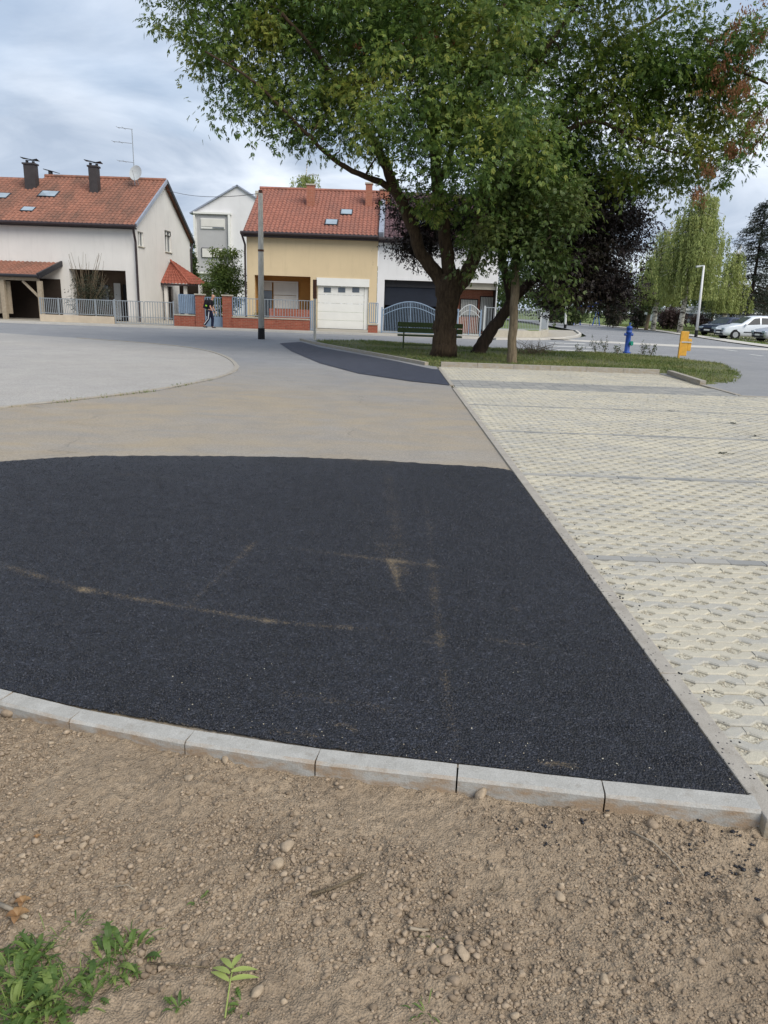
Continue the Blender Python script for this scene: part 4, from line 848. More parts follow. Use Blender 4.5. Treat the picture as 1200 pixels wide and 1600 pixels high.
# hydrant
h = G(979, 551, .05); s = 1.05; t = thing('fire_hydrant', 'blue pillar fire hydrant standing in the grass', 'hydrant', (h.x, h.y, .03)); c = (h.x, h.y, .03)
MB().lathe(c, [(.15, 0), (.15, .05), (.10, .07), (.095, .75*s), (.12, .76*s), (.12, .79*s), (.10, .80*s), (.105, .90*s), (.125, .91*s), (.12, .95*s), (.07, 1.0*s), (.03, 1.01*s)], 20).build('body', 'plastic_blue', t, True)
for dx in (-1, 1): MB().tube([(h.x+dx*.08, h.y, .72*s), (h.x+dx*.17, h.y, .72*s)], .055, 14).build('outlet', 'plastic_blue', t)
MB().tube([(h.x+.07, h.y-.08, .42), (h.x+.13, h.y-.15, .42)], [.08, .09], 14).build('outlet_cap', 'plastic_green', t)
MB().lathe((h.x, h.y, 1.03*s+.02), [(.03, 0), (.03, .06), (.05, .07), (.05, .10)], 8).build('valve_nut', 'plastic_blue', t)
# litter bin
h = G(1066, 559, .05); t = thing('litter_bin', 'orange yellow litter bin on a post at the grass edge', 'bin', (h.x, h.y, .03))
MB().bb(h.x-.115, h.x+.13, h.y-.02, h.y+.2, .12, 1.0).build('bin_body', 'orange', t, bevel=.02); MB().bb(h.x+.133, h.x+.27, h.y-.01, h.y+.15, .30, .74).build('side_bin', 'orange', t, bevel=.02)
MB().bb(h.x-.17, h.x-.12, h.y-.05, h.y+.05, -.02, 1.0).build('post', 'orange', t); MB().bb(h.x-.19, h.x+.28, h.y-.045, h.y-.03, .60, .64).build('bracket', 'steel_pale', t)
# brush heap and weeds at the island edge
t = thing('brush_heap', 'small heap of bare pruned twigs on the grass behind the thin trunk', 'twigs', G(835, 551, .06)); mb = MB()
for k in range(70):
    a = G(835+random.gauss(0, 14), 552+random.uniform(-2, 1), .08); b = a+Vector((random.gauss(0, .4), random.gauss(0, .3), random.uniform(.1, .5))); mb.tube([a, a.lerp(b, .5)+Vector((random.gauss(0, .06), 0, .05)), b], [.010, .007, .004], 4)
mb.build('twigs', 'bark_grey', t)
for (px, py, hh, lab) in [(945, 552, .62, 'tall dry weed stalk left of the blue hydrant'), (930, 551, .5, 'dry weed stalk farthest left of the hydrant'), (965, 553, .32, 'low leafy weed hugging the hydrant base'), (1003, 555, .45, 'leaning weed stalk just right of the hydrant'), (1016, 556, .4, 'weed stalk between hydrant and litter bin'), (905, 551, .3, 'short weed tuft by the crosswalk edge')]:
    c = G(px, py, .06); t = thing('weed', lab, 'weed', c, 'tall weeds on the island edge'); mb = MB(); lf = []
    for k in range(5):
        a = random.uniform(0, 6.28); tip = c+Vector((math.cos(a)*.18, math.sin(a)*.12, hh*random.uniform(.6, 1.1))); mb.tube([c, c.lerp(tip, .5)+Vector((0, 0, .05)), tip], [.007, .005, .003], 4); lf += [tuple(c.lerp(tip, q)) for q in np.linspace(.3, 1, 7)]
    mb.build('stem', 'bark_grey', t); lf = np.array(lf); quads_mesh('foliage', leaflets(lf, unit(r3_.normal(size=(len(lf), 3))), .07, .03, 3, rng=r3_), 4, 'leaf_hedge', t)

# ------------------------------------------------------------------ houses
def grid_wall(mb, o, u, a0, a1, z0, z1, holes, depth, inward):
    """wall plane through o along unit u; holes (a,b,zb,zt); reveals go 'inward'"""
    xs = sorted({a0, a1, *[h[0] for h in holes], *[h[1] for h in holes]}); zs = sorted({z0, z1, *[h[2] for h in holes], *[h[3] for h in holes]}); o = Vector(o); u = Vector(u)
    pt = lambda a, z, d=0: o+u*a+Vector((0, 0, z))+Vector(inward)*d
    for i in range(len(xs)-1):
        for j in range(len(zs)-1):
            cx_, cz = (xs[i]+xs[i+1])/2, (zs[j]+zs[j+1])/2
            if any(h[0] < cx_ < h[1] and h[2] < cz < h[3] for h in holes): continue
            mb.add([pt(xs[i], zs[j]), pt(xs[i+1], zs[j]), pt(xs[i+1], zs[j+1]), pt(xs[i], zs[j+1])], [(0, 1, 2, 3)])
    for (a, b, c, d) in holes:
        for (p, q) in (((a, c), (a, d)), ((a, d), (b, d)), ((b, d), (b, c)), ((b, c), (a, c))): mb.add([pt(*p), pt(*q), pt(*q, depth), pt(*p, depth)], [(0, 1, 2, 3)])
def tiles(name, A, B, C_, D, mat, parent, colw=.26, row=.38, amp=.05, th=.10):
    A, B, C_, D = map(Vector, (A, B, C_, D)); nrm = (B-A).cross(C_-A).normalized()
    if nrm.z < 0: nrm = -nrm
    nc = max(1, int(round((B-A).length/colw))); nr_ = max(1, int(round(((C_+D)/2-(A+B)/2).length/row))); per = 5; V = []; Fc = []; m = nc*per+1
    pat = [0, .75, 1, .75, 0]
    for r_ in range(nr_):
        for (v, lift) in ((r_/nr_, .03), ((r_+1)/nr_, .0)):
            for i in range(m):
                u = i/(m-1); p = A.lerp(B, u).lerp(C_.lerp(D, u), v)+nrm*(lift*.7+amp*pat[i % per]); V.append(tuple(p))
    L_ = 2*nr_
    for l in range(L_-1):
        for i in range(m-1): a = l*m+i; Fc.append((a, a+1, a+m+1, a+m))
    mb = MB(); mb.add(V, Fc)
    e = nrm*(-.02); mb.slab([A+e, B+e, D+e, C_+e], th) if (C_-D).length > .05 else None
    return mb.build(name, mat, parent)
def skylight(px0, px1, py0, py1, o, n, parent, along):
    a = onplane(px0, (py0+py1)/2, o, n); b = onplane(px1, (py0+py1)/2, o, n); up = Vector(along); t_ = onplane((px0+px1)/2, py0, o, n); bt = onplane((px0+px1)/2, py1, o, n)
    u = (b-a); u.z = 0; c = (t_+bt)/2; hgt = abs((t_-bt).dot(up)); hw = u.length/2; u.normalize(); nn = n.normalized()*.09
    q = [c-u*hw-up*hgt/2+nn, c+u*hw-up*hgt/2+nn, c+u*hw+up*hgt/2+nn, c-u*hw+up*hgt/2+nn]; f = MB().slab(q, .12).build('skylight', 'dark', parent)
    ins = .86; qq = [c+nn*1.08+(p-nn-c)*ins for p in q]; MB().add(qq, [(0, 1, 2, 3)]).build('pane', 'glass_pale', f)
# --- house 1 (white row house, left)
YF = 46.5; ZG = .04
xr = P(213, 420, YF).x; ez = P(205, 352, YF-.4).z; YB = 58.8; xb = P(298, 420, YB).x; YR = (YF+YB)/2-.1; ridge = P(263, 283, YR); rz = ridge.z; xl = -30.0; xs_ = P(70, 272, YR).x
H1 = thing('row_house', 'beige rendered row house with terracotta roof and white gable end', 'house', (xr-6, YF, 0))
op = (P(109, 440, YF).x-xl, P(197, 440, YF).x-xl, ZG, P(150, 421.5, YF).z)
mb = MB(); grid_wall(mb, (xl, YF, 0), (1, 0, 0), 0, xr-xl, ZG-.1, ez+.05, [op], .9, (0, 1, 0))
su = Vector((xb-xr, YB-YF, 0)); sl = su.length; su.normalize(); si = Vector((-su.y, su.x, 0))
def side_at(px, py):   # along-wall coordinate and z on the gable wall
    q = onplane(px, py, (xr, YF, 0), si); return ((q-Vector((xr, YF, 0))).dot(su), q.z)
w1 = [side_at(215, 361), side_at(225, 386)]; w2 = [side_at(257, 359), side_at(268, 395)]
win = [(min(a[0], b[0]), max(a[0], b[0]), min(a[1], b[1]), max(a[1], b[1])) for a, b in (w1, w2)]
dA = side_at(262, 455)[0]; door = (dA-.2, dA+1.2, ZG, ZG+2.2)
ze_ = ez+.05; wt = win[1][3]; gpt = lambda a, z: Vector((xr, YF, 0))+su*a+Vector((0, 0, z)); xi = lambda z: sl/2*(z-ze_)/(rz-.1-ze_)
grid_wall(mb, (xr, YF, 0), su, 0, sl, ZG-.1, ze_, [win[0], (*win[1][:3], ze_)]+[door], .15, si)
mb.add([gpt(0, ze_), gpt(win[1][0], ze_), gpt(win[1][0], wt), gpt(xi(wt), wt)], [(0, 1, 2, 3)]); mb.add([gpt(win[1][1], ze_), gpt(sl, ze_), gpt(sl-xi(wt), wt), gpt(win[1][1], wt)], [(0, 1, 2, 3)])
mb.add([gpt(xi(wt), wt), gpt(sl-xi(wt), wt), gpt(sl/2, rz-.1)], [(0, 1, 2)])
mb.add([(xb, YB, 0), (xl, YB, 0), (xl, YB, ez), (xb, YB, ez)], [(0, 1, 2, 3)])
mb.build('wall', 'render_beige', H1)
for (a, b, c, d) in win:
    o_ = Vector((xr, YF, 0))+si*.10; pt = lambda q, z: o_+su*q+Vector((0, 0, z)); f = MB()
    for (p, q) in (((a, c), (b, c)), ((a, d), (b, d)), ((a, c), (a, d)), ((b, c), (b, d)), (((a+b)/2, c), ((a+b)/2, d))): f.bar(pt(*p), pt(*q), .07, .07)
    fo = f.build('window', 'white', H1); g = si*.03; MB().add([pt(a, c)+g, pt(b, c)+g, pt(b, d)+g, pt(a, d)+g], [(0, 1, 2, 3)]).build('pane', 'glass', fo)
    MB().bar(pt(a-.08, c-.03)-si*.12, pt(b+.08, c-.03)-si*.12, .1, .05).build('sill', 'concrete', fo)
g = Vector((xr, YF, 0))+si*.13; MB().slab([g+su*door[0], g+su*door[1], g+su*door[1]+Vector((0, 0, 2.2)), g+su*door[0]+Vector((0, 0, 2.2))], .05).build('door', 'wood_dark', H1)
# loggia room
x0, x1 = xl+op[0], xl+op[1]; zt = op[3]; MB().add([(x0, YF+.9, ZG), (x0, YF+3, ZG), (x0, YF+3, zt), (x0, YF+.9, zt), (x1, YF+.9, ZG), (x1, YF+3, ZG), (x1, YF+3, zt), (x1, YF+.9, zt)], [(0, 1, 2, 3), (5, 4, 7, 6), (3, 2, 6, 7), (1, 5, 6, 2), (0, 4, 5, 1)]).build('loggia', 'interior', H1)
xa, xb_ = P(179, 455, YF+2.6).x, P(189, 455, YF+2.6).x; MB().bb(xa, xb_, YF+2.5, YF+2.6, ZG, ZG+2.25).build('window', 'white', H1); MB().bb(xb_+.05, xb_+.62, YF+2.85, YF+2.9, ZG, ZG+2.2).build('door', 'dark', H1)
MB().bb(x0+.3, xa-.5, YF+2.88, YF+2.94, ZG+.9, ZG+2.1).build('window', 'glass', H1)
# roofs
ov = .45; sk = (xb-xr)/(YB-YF)
A = Vector((xs_-.02, YF-ov, ez)); B = Vector((xr+.2, YF-ov, ez)); D = Vector(((xr+xb)/2+.25, YR, rz)); C_ = Vector((xs_, YR, rz))
tiles('roof', A, B, C_, D, 'tile_terracotta', H1); pn = (B-A).cross(C_-A).normalized(); po = A.copy(); ups = (C_-A); ups.x = 0; ups.normalize()
B2 = Vector((xb+.2, YB+ov, ez)); A2 = Vector((xs_, YB+ov, ez)); tiles('roof', A2, B2, C_, D, 'tile_terracotta', H1)
MB().tube([C_+Vector((0, 0, .05)), D+Vector((0, 0, .05))], .12, 8).build('ridge_cap', 'tile_terracotta', H1)
MB().slab([B+Vector((.0, 0, .10)), B+Vector((.1, 0, .10)), D+Vector((.1, 0, .10)), D+Vector((0, 0, .10))], .2).build('verge', 'zinc', H1)
MB().slab([D+Vector((0, 0, .10)), D+Vector((.1, 0, .10)), B2+Vector((.1, 0, .10)), B2+Vector((0, 0, .10))], .2).build('verge', 'dark', H1)
MB().tube([(xl, YF-ov-.08, ez-.06), (xr+.25, YF-ov-.08, ez-.06)], .10, 10).bb(xl, xr+.15, YF-ov+.03, YF-.0, ez-.20, ez-.10).build('gutter', 'gutter', H1)
MB().tube([(xr+.1, YF-ov-.05, ez-.1), (xr+.08, YF-.25, ez-.6), (xr+.08, YF-.12, ez-.9), (xr+.08, YF-.12, ZG)], .07, 8).build('downpipe', 'gutter', H1); MB().tube([(xb+.12, YB+.3, ez-.05), (xb+.1, YB-.1, ez-.5), (xb+.1, YB-.1, 0)], .07, 8).build('downpipe', 'gutter', H1)
for (a, b, c, d) in [(62, 91, 300, 309), (34, 55, 325, 331.5)]: skylight(a, b, c, d, po, pn, H1, ups)
def metal_chimney(px, pyt, pyb, wpx, parent):
    b = onplane(px, pyb, po, pn); sc_ = FPX/((b-Vector((0, 0, EYE))).dot(_f)); w_ = wpx*.8/sc_; zt = P(px, pyt, b.y).z; c = MB().bb(b.x-w_/2, b.x+w_/2, b.y-.28, b.y+.28, b.z-.6, zt).bb(b.x-w_/2-.06, b.x+w_/2+.06, b.y-.33, b.y+.33, zt, zt+.1).build('chimney', 'chimney_metal', parent, bevel=.01)
    MB().tube([(b.x-.2, b.y, zt+.1), (b.x-.2, b.y, zt+.28)], .09, 8).build('flue', 'dark', c); MB().tube([(b.x+.2, b.y, zt+.1), (b.x+.2, b.y, zt+.22)], .09, 8).build('flue', 'dark', c)
    q = MB()
    for (dx, dz, s_) in ((-.22, .38, 1), (.22, .3, -1)): q.slab([(b.x+dx-.3, b.y-.2, zt+dz+.06*s_), (b.x+dx+.3, b.y-.2, zt+dz-.06*s_), (b.x+dx+.3, b.y+.2, zt+dz-.02), (b.x+dx-.3, b.y+.2, zt+dz+.02)], .03)
    q.build('cowl', 'dark', c)
metal_chimney(149, 262, 299, 16, H1)
metal_chimney(50.5, 258, 292, 21, H1)
q = P(81, 267, YR+1.5); MB().slab([(q.x-.5, q.y-.2, q.z+.1), (q.x, q.y-.2, q.z), (q.x, q.y+.2, q.z), (q.x-.5, q.y+.2, q.z+.1)], .04).slab([(q.x, q.y-.2, q.z), (q.x+.45, q.y-.2, q.z-.12), (q.x+.45, q.y+.2, q.z-.1), (q.x, q.y+.2, q.z)], .04).tube([(q.x-.1, q.y, q.z-1.2), (q.x-.1, q.y, q.z)], .15, 8).build('cowl', 'dark', H1)
# neighbour, roof slightly lower
H0 = thing('row_house', 'neighbouring terracotta roof section at the far left edge, slightly lower', 'house', (xl+2, YF, 0))
A3 = Vector((xl-6, YF-ov+.02, ez-.02)); B3 = Vector((xs_-.04, YF-ov+.02, ez-.02)); rz3 = P(30, 279, YR-.2).z
tiles('roof', A3, B3, (xl-6, YR-.2, rz3), (xs_-.04, YR-.2, rz3), 'tile_terracotta', H0); tiles('roof', (xl-6, YB, ez), (xs_-.04, YB, ez), (xl-6, YR-.2, rz3), (xs_-.04, YR-.2, rz3), 'tile_terracotta', H0)
MB().bb(xl-6, xl-.01, YF, YB, 0, ez-.05).build('wall', 'render_beige', H0)
skylight(-14, 15, 303, 311, A3, (B3-A3).cross(Vector((xl-6, YR-.2, rz3))-A3).normalized(), H0, ups)
# carport
CY = 43.2; z_f = P(67, 431, CY).z; z_t = P(97, 411, YF-.02).z; cxr = P(67, 431, CY).x; cxt = P(97, 411, YF-.02).x
CP = thing('carport', 'tiled lean-to carport with timber posts at the left edge', 'carport', (cxr, CY, 0))
tiles('roof', (-30, CY, z_f), (cxt-.1, CY, z_f), (-30, YF-.02, z_t), (cxt-.1, YF-.02, z_t), 'tile_terracotta', CP, th=.06)
MB().slab([(cxt-.09, CY-.05, z_f+.12), (cxt+.02, CY-.05, z_f+.12), (cxt+.02, YF-.02, z_t+.12), (cxt-.09, YF-.02, z_t+.12)], .3).tube([(-30, CY-.08, z_f-.03), (cxt, CY-.08, z_f-.03)], .09, 8).build('fascia', 'dark', CP)
MB().bb(-30, cxt-.1, CY+.15, CY+.33, z_f-.28, z_f-.10).build('beam', 'wood', CP)
pxr = P(61, 465, CY).x
for x in (pxr, P(3, 465, CY).x): MB().bar((x, CY+.24, .04), (x, CY+.24, z_f-.28), .24, .24).build('post', 'wood', CP)
MB().bar((pxr-.1, CY+.24, z_f-1.15), (pxr-.95, CY+.24, z_f-.3), .12, .12).build('brace', 'wood', CP)
MB().bb(-30, xl+op[0]-.55, YF-.09, YF-.03, .04, z_f-.1).build('garage_door', 'interior_dark', CP)  # dark sheet put in for the shaded interior under the carport roof
MB().bb(-30, P(8, 470, CY-.2).x, CY+.5, CY+.6, .04+.3, z_f-.35).build('side_panel', 'wood', CP)
# porch roof (hip) on the gable side
py_ = side_at(257, 455)[0]; o_ = Vector((xr, YF, 0)); near = o_+su*(side_at(251, 440)[0]); ax = P(257, 408, near.y+2.2)
PR = thing('porch', 'small porch with red hipped tile roof beside the gable wall', 'porch', (near.x+1.5, near.y+1, 0))
ze = P(255, 443, near.y).z; apx = Vector((near.x+.15, near.y+2.0, P(257, 408, near.y+2.0).z)); a1 = Vector((near.x-.05, near.y, ze)); rr_ = P(321, 443, near.y+.5).x; a2 = Vector((P(296, 443, near.y).x, near.y, ze)); a3 = Vector((rr_, near.y+1.6, ze+.05)); a4 = Vector((rr_, near.y+4, ze+.05))
tiles('roof', a1, a2, apx, apx+Vector((.02, 0, 0)), 'tile_porch', PR, .24, .34); tiles('roof', a2, a3, apx+Vector((.02, 0, 0)), apx+Vector((.1, .2, 0)), 'tile_porch', PR, .24, .34)
MB().bar(a1+Vector((0, -.02, -.05)), a2+Vector((0, -.02, -.05)), .05, .12).bar(a2+Vector((0, 0, -.05)), a3+Vector((0, 0, -.05)), .05, .12).build('fascia', 'gutter', PR); MB().tube([a2+Vector((0, 0, .06)), apx+Vector((.0, 0, .08))], .07, 6).build('hip_cap', 'tile_porch', PR)
for x in (near.x+.25, a2.x-.35, rr_-.3): MB().bar((x, near.y+.3, 0), (x, near.y+.3, ze), .22, .22).build('post', 'render_beige', PR)
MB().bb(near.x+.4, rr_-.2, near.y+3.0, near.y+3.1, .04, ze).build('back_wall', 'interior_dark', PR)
# antenna, dish
b = onplane(211, 291, po, pn); t = thing('tv_antenna', 'tall thin television antenna mast on the left roof ridge', 'antenna', b); top = P(206, 202, b.y)
MB().tube([b-Vector((0, 0, .4)), top], .03, 6).build('mast', 'galv', t)
for (xa, xb2, y) in ((184, 207, 199), (177, 206, 221), (185, 209, 251)):
    a = P(xa, y, b.y); c = P(xb2, y+3, b.y); MB().tube([a, c], .018, 5).tube([a+Vector((0, -.3, 0)), a+Vector((0, .3, 0))], .012, 4).tube([a.lerp(c, .4)+Vector((0, -.35, 0)), a.lerp(c, .4)+Vector((0, .35, 0))], .012, 4).build('boom', 'galv', t)
dc = P(213, 271, b.y-.3); t = thing('satellite_dish', 'round pale satellite dish on the left roof below the antenna', 'satellite dish', dc); mb = MB(); k0 = 24
nrm = Vector((-.25, -.95, .25)).normalized(); q = nrm.to_track_quat('Z', 'Y').to_matrix(); vs = []; fs = []
for i, r_ in enumerate((0.001, .15, .28, .39, .44)):
    for j in range(k0): a = 2*math.pi*j/k0; vs.append(dc+q @ Vector((r_*math.cos(a), r_*math.sin(a)*1.08, .5*r_*r_)))
for i in range(4):
    for j in range(k0): fs.append((i*k0+j, i*k0+(j+1) % k0, (i+1)*k0+(j+1) % k0, (i+1)*k0+j))
mb.add(vs, fs).build('dish', 'steel_pale', t, True); MB().tube([dc-nrm*.02, dc+Vector((0, .1, -.3)), Vector((dc.x, b.y+.1, b.z-.1))], .03, 6).tube([dc+q @ Vector((0, -.45, .1)), dc+nrm*.45], .012, 5).build('arm', 'galv', t)
# --- house 2 (tan)
Y2 = 45.8; xL = P(386, 430, Y2).x; xR = P(589.5, 430, Y2).x; ez2 = P(480, 365, Y2-.4).z; YR2 = 51.3; rz2 = P(500, 298.5, YR2).z
H2 = thing('terraced_house', 'tan rendered house with red tile roof and white garage door', 'house', ((xL+xR)/2, Y2, 0))
X = lambda px, py=460, Y=Y2: P(px, py, Y).x-xL
lg = (X(398), X(485), .04, P(440, 431, Y2).z); gd = (X(495.5), X(576), .04, P(540, 436.5, Y2).z)
mb = MB(); grid_wall(mb, (xL, Y2, 0), (1, 0, 0), 0, xR-xL, -.05, ez2+.05, [lg, gd], .22, (0, 1, 0)); mb.add([(xL, Y2, 0), (xL, Y2+11, 0), (xL, Y2+11, ez2), (xL, Y2+5.5, rz2-.1), (xL, Y2, ez2)], [(0, 1, 2, 3, 4)]); mb.build('wall', 'render_tan', H2)
x0, x1, zt = xL+lg[0], xL+lg[1], lg[3]
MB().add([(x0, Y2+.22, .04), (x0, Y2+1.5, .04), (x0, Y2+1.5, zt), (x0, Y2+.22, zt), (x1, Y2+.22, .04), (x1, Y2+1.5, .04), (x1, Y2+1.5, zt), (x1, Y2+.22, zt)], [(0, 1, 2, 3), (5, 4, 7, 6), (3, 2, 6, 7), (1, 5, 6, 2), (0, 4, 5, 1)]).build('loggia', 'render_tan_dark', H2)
YW = Y2+1.4; wa, wb = P(404, 450, YW).x, P(466, 450, YW).x; ztw = P(440, 441, YW).z; zm = P(440, 461, YW).z; zb_ = P(440, 482, YW).z
f = MB().bb(wa, wb, YW-.02, YW+.05, ztw-.02, ztw+.06).bb(wa, wa+.1, YW-.02, YW+.05, zb_, ztw).bb(wb-.1, wb, YW-.02, YW+.05, zb_, ztw).build('window', 'white', H2)
wm = P(425, 460, YW).x; MB().bb(wm+.1, wb-.1, YW-.01, YW+.03, zm, ztw-.03).bb(wa+.1, wm, YW-.01, YW+.03, zm+.25, ztw-.03).build('shutter', 'shutter', f)
MB().bb(wm+.1, wb-.1, YW, YW+.04, zb_, zm-.03).build('curtain', 'shutter', f); MB().bb(wa+.1, wm-.0, YW+.0, YW+.04, .04, zm+.22).build('pane', 'glass', f)
MB().bb(P(421, 490, Y2+.1).x, P(484, 490, Y2).x, Y2+.05, Y2+.2, .04, P(450, 483, Y2).z).build('planter_wall', 'brick', H2)
gx0, gx1 = xL+gd[0], xL+gd[1]; gzt = gd[3]; zh = P(540, 447.5, Y2).z
MB().bb(gx0-.03, gx1+.03, Y2-.06, Y2+.1, zh, gzt+.05).build('shutter_box', 'white', H2)
dr = MB(); nd_ = 5; zz = np.linspace(.06, zh-.01, nd_+1)
for a, b in zip(zz, zz[1:]): dr.bb(gx0+.02, gx1-.28, Y2+.12, Y2+.17, a+.006, b-.006)
dr = dr.build('garage_door', 'white', H2); MB().bb(gx1-.26, gx1-.02, Y2+.1, Y2+.18, .05, zh).build('door_frame', 'white', H2)
for cxp in (511.5, 534, 556): c = P(cxp, 453, Y2+.1); MB().bb(c.x-.21, c.x+.21, Y2+.10, Y2+.118, c.z-.14, c.z+.14).build('window', 'glass', dr)
A = Vector((xL-.12, Y2-.45, ez2)); B = Vector((xR-.02, Y2-.45, ez2)); C_ = Vector((xL-.12, YR2, rz2)); D = Vector((xR-.02, YR2, rz2)); tiles('roof', A, B, C_, D, 'tile_red', H2, .24, .36)
tiles('roof', (xL-.12, 2*YR2-Y2+.4, ez2), (xR-.02, 2*YR2-Y2+.4, ez2), C_, D, 'tile_red', H2); MB().tube([C_+Vector((0, 0, .05)), D+Vector((0, 0, .05))], .11, 8).build('ridge_cap', 'tile_red', H2)
pn2 = (B-A).cross(C_-A).normalized(); up2 = (C_-A).normalized()
MB().tube([(xL-.25, Y2-.55, ez2-.07), (xR, Y2-.55, ez2-.07)], .09, 8).bb(xL-.12, xR, Y2-.44, Y2-.01, ez2-.26, ez2-.10).build('gutter', 'gutter', H2)
MB().tube([(xL-.2, Y2-.5, ez2-.1), (xL-.05, Y2-.2, ez2-.7), (xL-.08, Y2-.08, ez2-1), (xL-.08, Y2-.08, 0)], .06, 8).build('downpipe', 'gutter', H2)
for (a, b, c, d) in [(532, 551, 329, 337), (508, 528, 344.5, 353)]: skylight(a, b, c, d, A, pn2, H2, up2)
def brick_chimney(px, pyt, pyb, wpx, o, n, parent):
    b = onplane(px, pyb, o, n); s_ = FPX/((b-Vector((0, 0, EYE))).dot(_f)); w_ = wpx/s_; zt = P(px, pyt, b.y).z; c = MB().bb(b.x-w_/2, b.x+w_/2, b.y-.2, b.y+.35, b.z-.5, zt).build('chimney', 'brick_orange', parent); MB().bb(b.x-w_/2-.05, b.x+w_/2+.05, b.y-.25, b.y+.4, zt, zt+.08).build('cap', 'concrete', c)
brick_chimney(485.5, 290, 321, 12, A, pn2, H2); brick_chimney(576, 288, 321, 10, A, pn2, H2)
# --- house 3 (white)
x3 = xR+.02; x3r = P(779, 430, Y2).x; H3 = thing('terraced_house', 'white rendered house with dark plum tile roof behind the big tree', 'house', ((x3+x3r)/2, Y2, 0))
ez3 = P(680, 374, Y2-.4).z; rz3_ = P(660, 303, YR2).z; X3 = lambda px: P(px, 470, Y2).x-x3
op3 = (X3(600), X3(775), .04, P(690, 440, Y2).z); mb = MB(); grid_wall(mb, (x3, Y2, 0), (1, 0, 0), 0, x3r-x3, -.05, ez3+.05, [op3], .3, (0, 1, 0)); mb.add([(x3r, Y2, 0), (x3r, Y2+11, 0), (x3r, Y2+11, ez3), (x3r, Y2+5.5, rz3_), (x3r, Y2, ez3)], [(0, 1, 2, 3, 4)]); mb.build('wall', 'render_white', H3)
o0, o1, zt = x3+op3[0], x3+op3[1], op3[3]
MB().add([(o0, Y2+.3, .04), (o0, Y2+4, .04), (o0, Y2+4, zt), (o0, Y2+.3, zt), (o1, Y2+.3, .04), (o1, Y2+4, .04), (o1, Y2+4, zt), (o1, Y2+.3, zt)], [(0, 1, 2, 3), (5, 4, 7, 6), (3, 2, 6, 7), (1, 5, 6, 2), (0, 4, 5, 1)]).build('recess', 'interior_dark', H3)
MB().bb(o0+.02, P(715, 470, Y2).x, Y2+.35, Y2+.4, P(650, 449, Y2).z-.0, zt-.02).build('awning_box', 'dark', H3); MB().bb(o0+.02, P(705, 470, Y2).x, Y2+.42, Y2+.46, P(650, 478, Y2).z, P(650, 449, Y2).z).build('awning', 'blind_navy', H3)
xa3 = P(716, 470, Y2+.3).x; MB().bb(xa3, o1-.02, Y2+.28, Y2+.4, P(745, 452, Y2).z, zt+.04).build('lintel', 'concrete', H3)
MB().bb(xa3, o1-.02, Y2+1.4, Y2+1.5, .04, P(740, 453, Y2+1.4).z).build('brick_wall', 'brick_orange', H3)
for (a, b, y0, y1) in ((720, 745, 468, 492), (750, 770, 464, 515)):
    qa, qb = P(a, (y0+y1)/2, Y2+1.35), P(b, (y0+y1)/2, Y2+1.35); zt_, zb2 = P(a, y0, Y2+1.35).z, max(.05, P(a, y1, Y2+1.35).z); f = MB().bb(qa.x-.06, qb.x+.06, Y2+1.34, Y2+1.395, zb2-.06, zt_+.06).build('window', 'wood_dark', H3); MB().bb(qa.x, qb.x, Y2+1.31, Y2+1.335, zb2, zt_).build('curtain', 'curtain', f)
A = Vector((x3+.3, Y2-.45, ez3)); B = Vector((x3r+.2, Y2-.45, ez3)); C_ = Vector((x3+.3, YR2, rz3_)); D = Vector((x3r+.2, YR2, rz3_)); tiles('roof', A, B, C_, D, 'tile_plum', H3); tiles('roof', (x3+.3, 2*YR2-Y2, ez3), (x3r+.2, 2*YR2-Y2, ez3), C_, D, 'tile_plum', H3); pn3 = (B-A).cross(C_-A).normalized()
MB().slab([(x3, Y2-.5, ez3+.28), (x3+.28, Y2-.5, ez3+.28), (x3+.28, YR2, rz3_+.35), (x3, YR2, rz3_+.35)], .6).build('party_wall', 'zinc', H3)
MB().tube([(x3, Y2-.55, ez3-.07), (x3r+.2, Y2-.55, ez3-.07)], .09, 8).bb(x3, x3r+.2, Y2-.44, Y2-.01, ez3-.26, ez3-.1).build('gutter', 'gutter', H3)
skylight(645, 668, 347, 354, A, pn3, H3, (C_-A).normalized()); brick_chimney(601, 298, 318, 15, A, pn3, H3)
# --- white building behind
YB3 = 72.0; g = lambda px, py: P(px, py, YB3); H4 = thing('apartment_house', 'pale three storey gabled house standing behind the tan house', 'house', (g(350, 400).x, YB3, 0))
eL = g(303, 331); ap = g(371, 291); eR = Vector((2*ap.x-eL.x, YB3, eL.z)); mb = MB()
mb.add([(eL.x, YB3, 0), (eR.x, YB3, 0), (eR.x, YB3, eR.z), (ap.x, YB3, ap.z), (eL.x, YB3, eL.z), (eL.x, YB3+10, 0), (eR.x, YB3+10, 0), (eR.x, YB3+10, eR.z), (ap.x, YB3+10, ap.z), (eL.x, YB3+10, eL.z)], [(0, 1, 2, 3, 4), (9, 8, 7, 6, 5), (0, 4, 9, 5), (1, 6, 7, 2)]); mb.build('wall', 'render_white', H4)
MB().slab([(eL.x-.4, YB3-.2, eL.z-.1), (ap.x, YB3-.2, ap.z+.12), (ap.x, YB3+10, ap.z+.12), (eL.x-.4, YB3+10, eL.z-.1)], .12).slab([(ap.x, YB3-.2, ap.z+.12), (eR.x+.4, YB3-.2, eR.z-.1), (eR.x+.4, YB3+10, eR.z-.1), (ap.x, YB3+10, ap.z+.12)], .12).build('roof', 'zinc', H4)
def fr_box(px0, py0, px1, py1, d0, d1, name, mat, par): a = g(px0, py0); b = g(px1, py1); return MB().bb(a.x, b.x, YB3-d1, YB3-d0, b.z, a.z).build(name, mat, par)
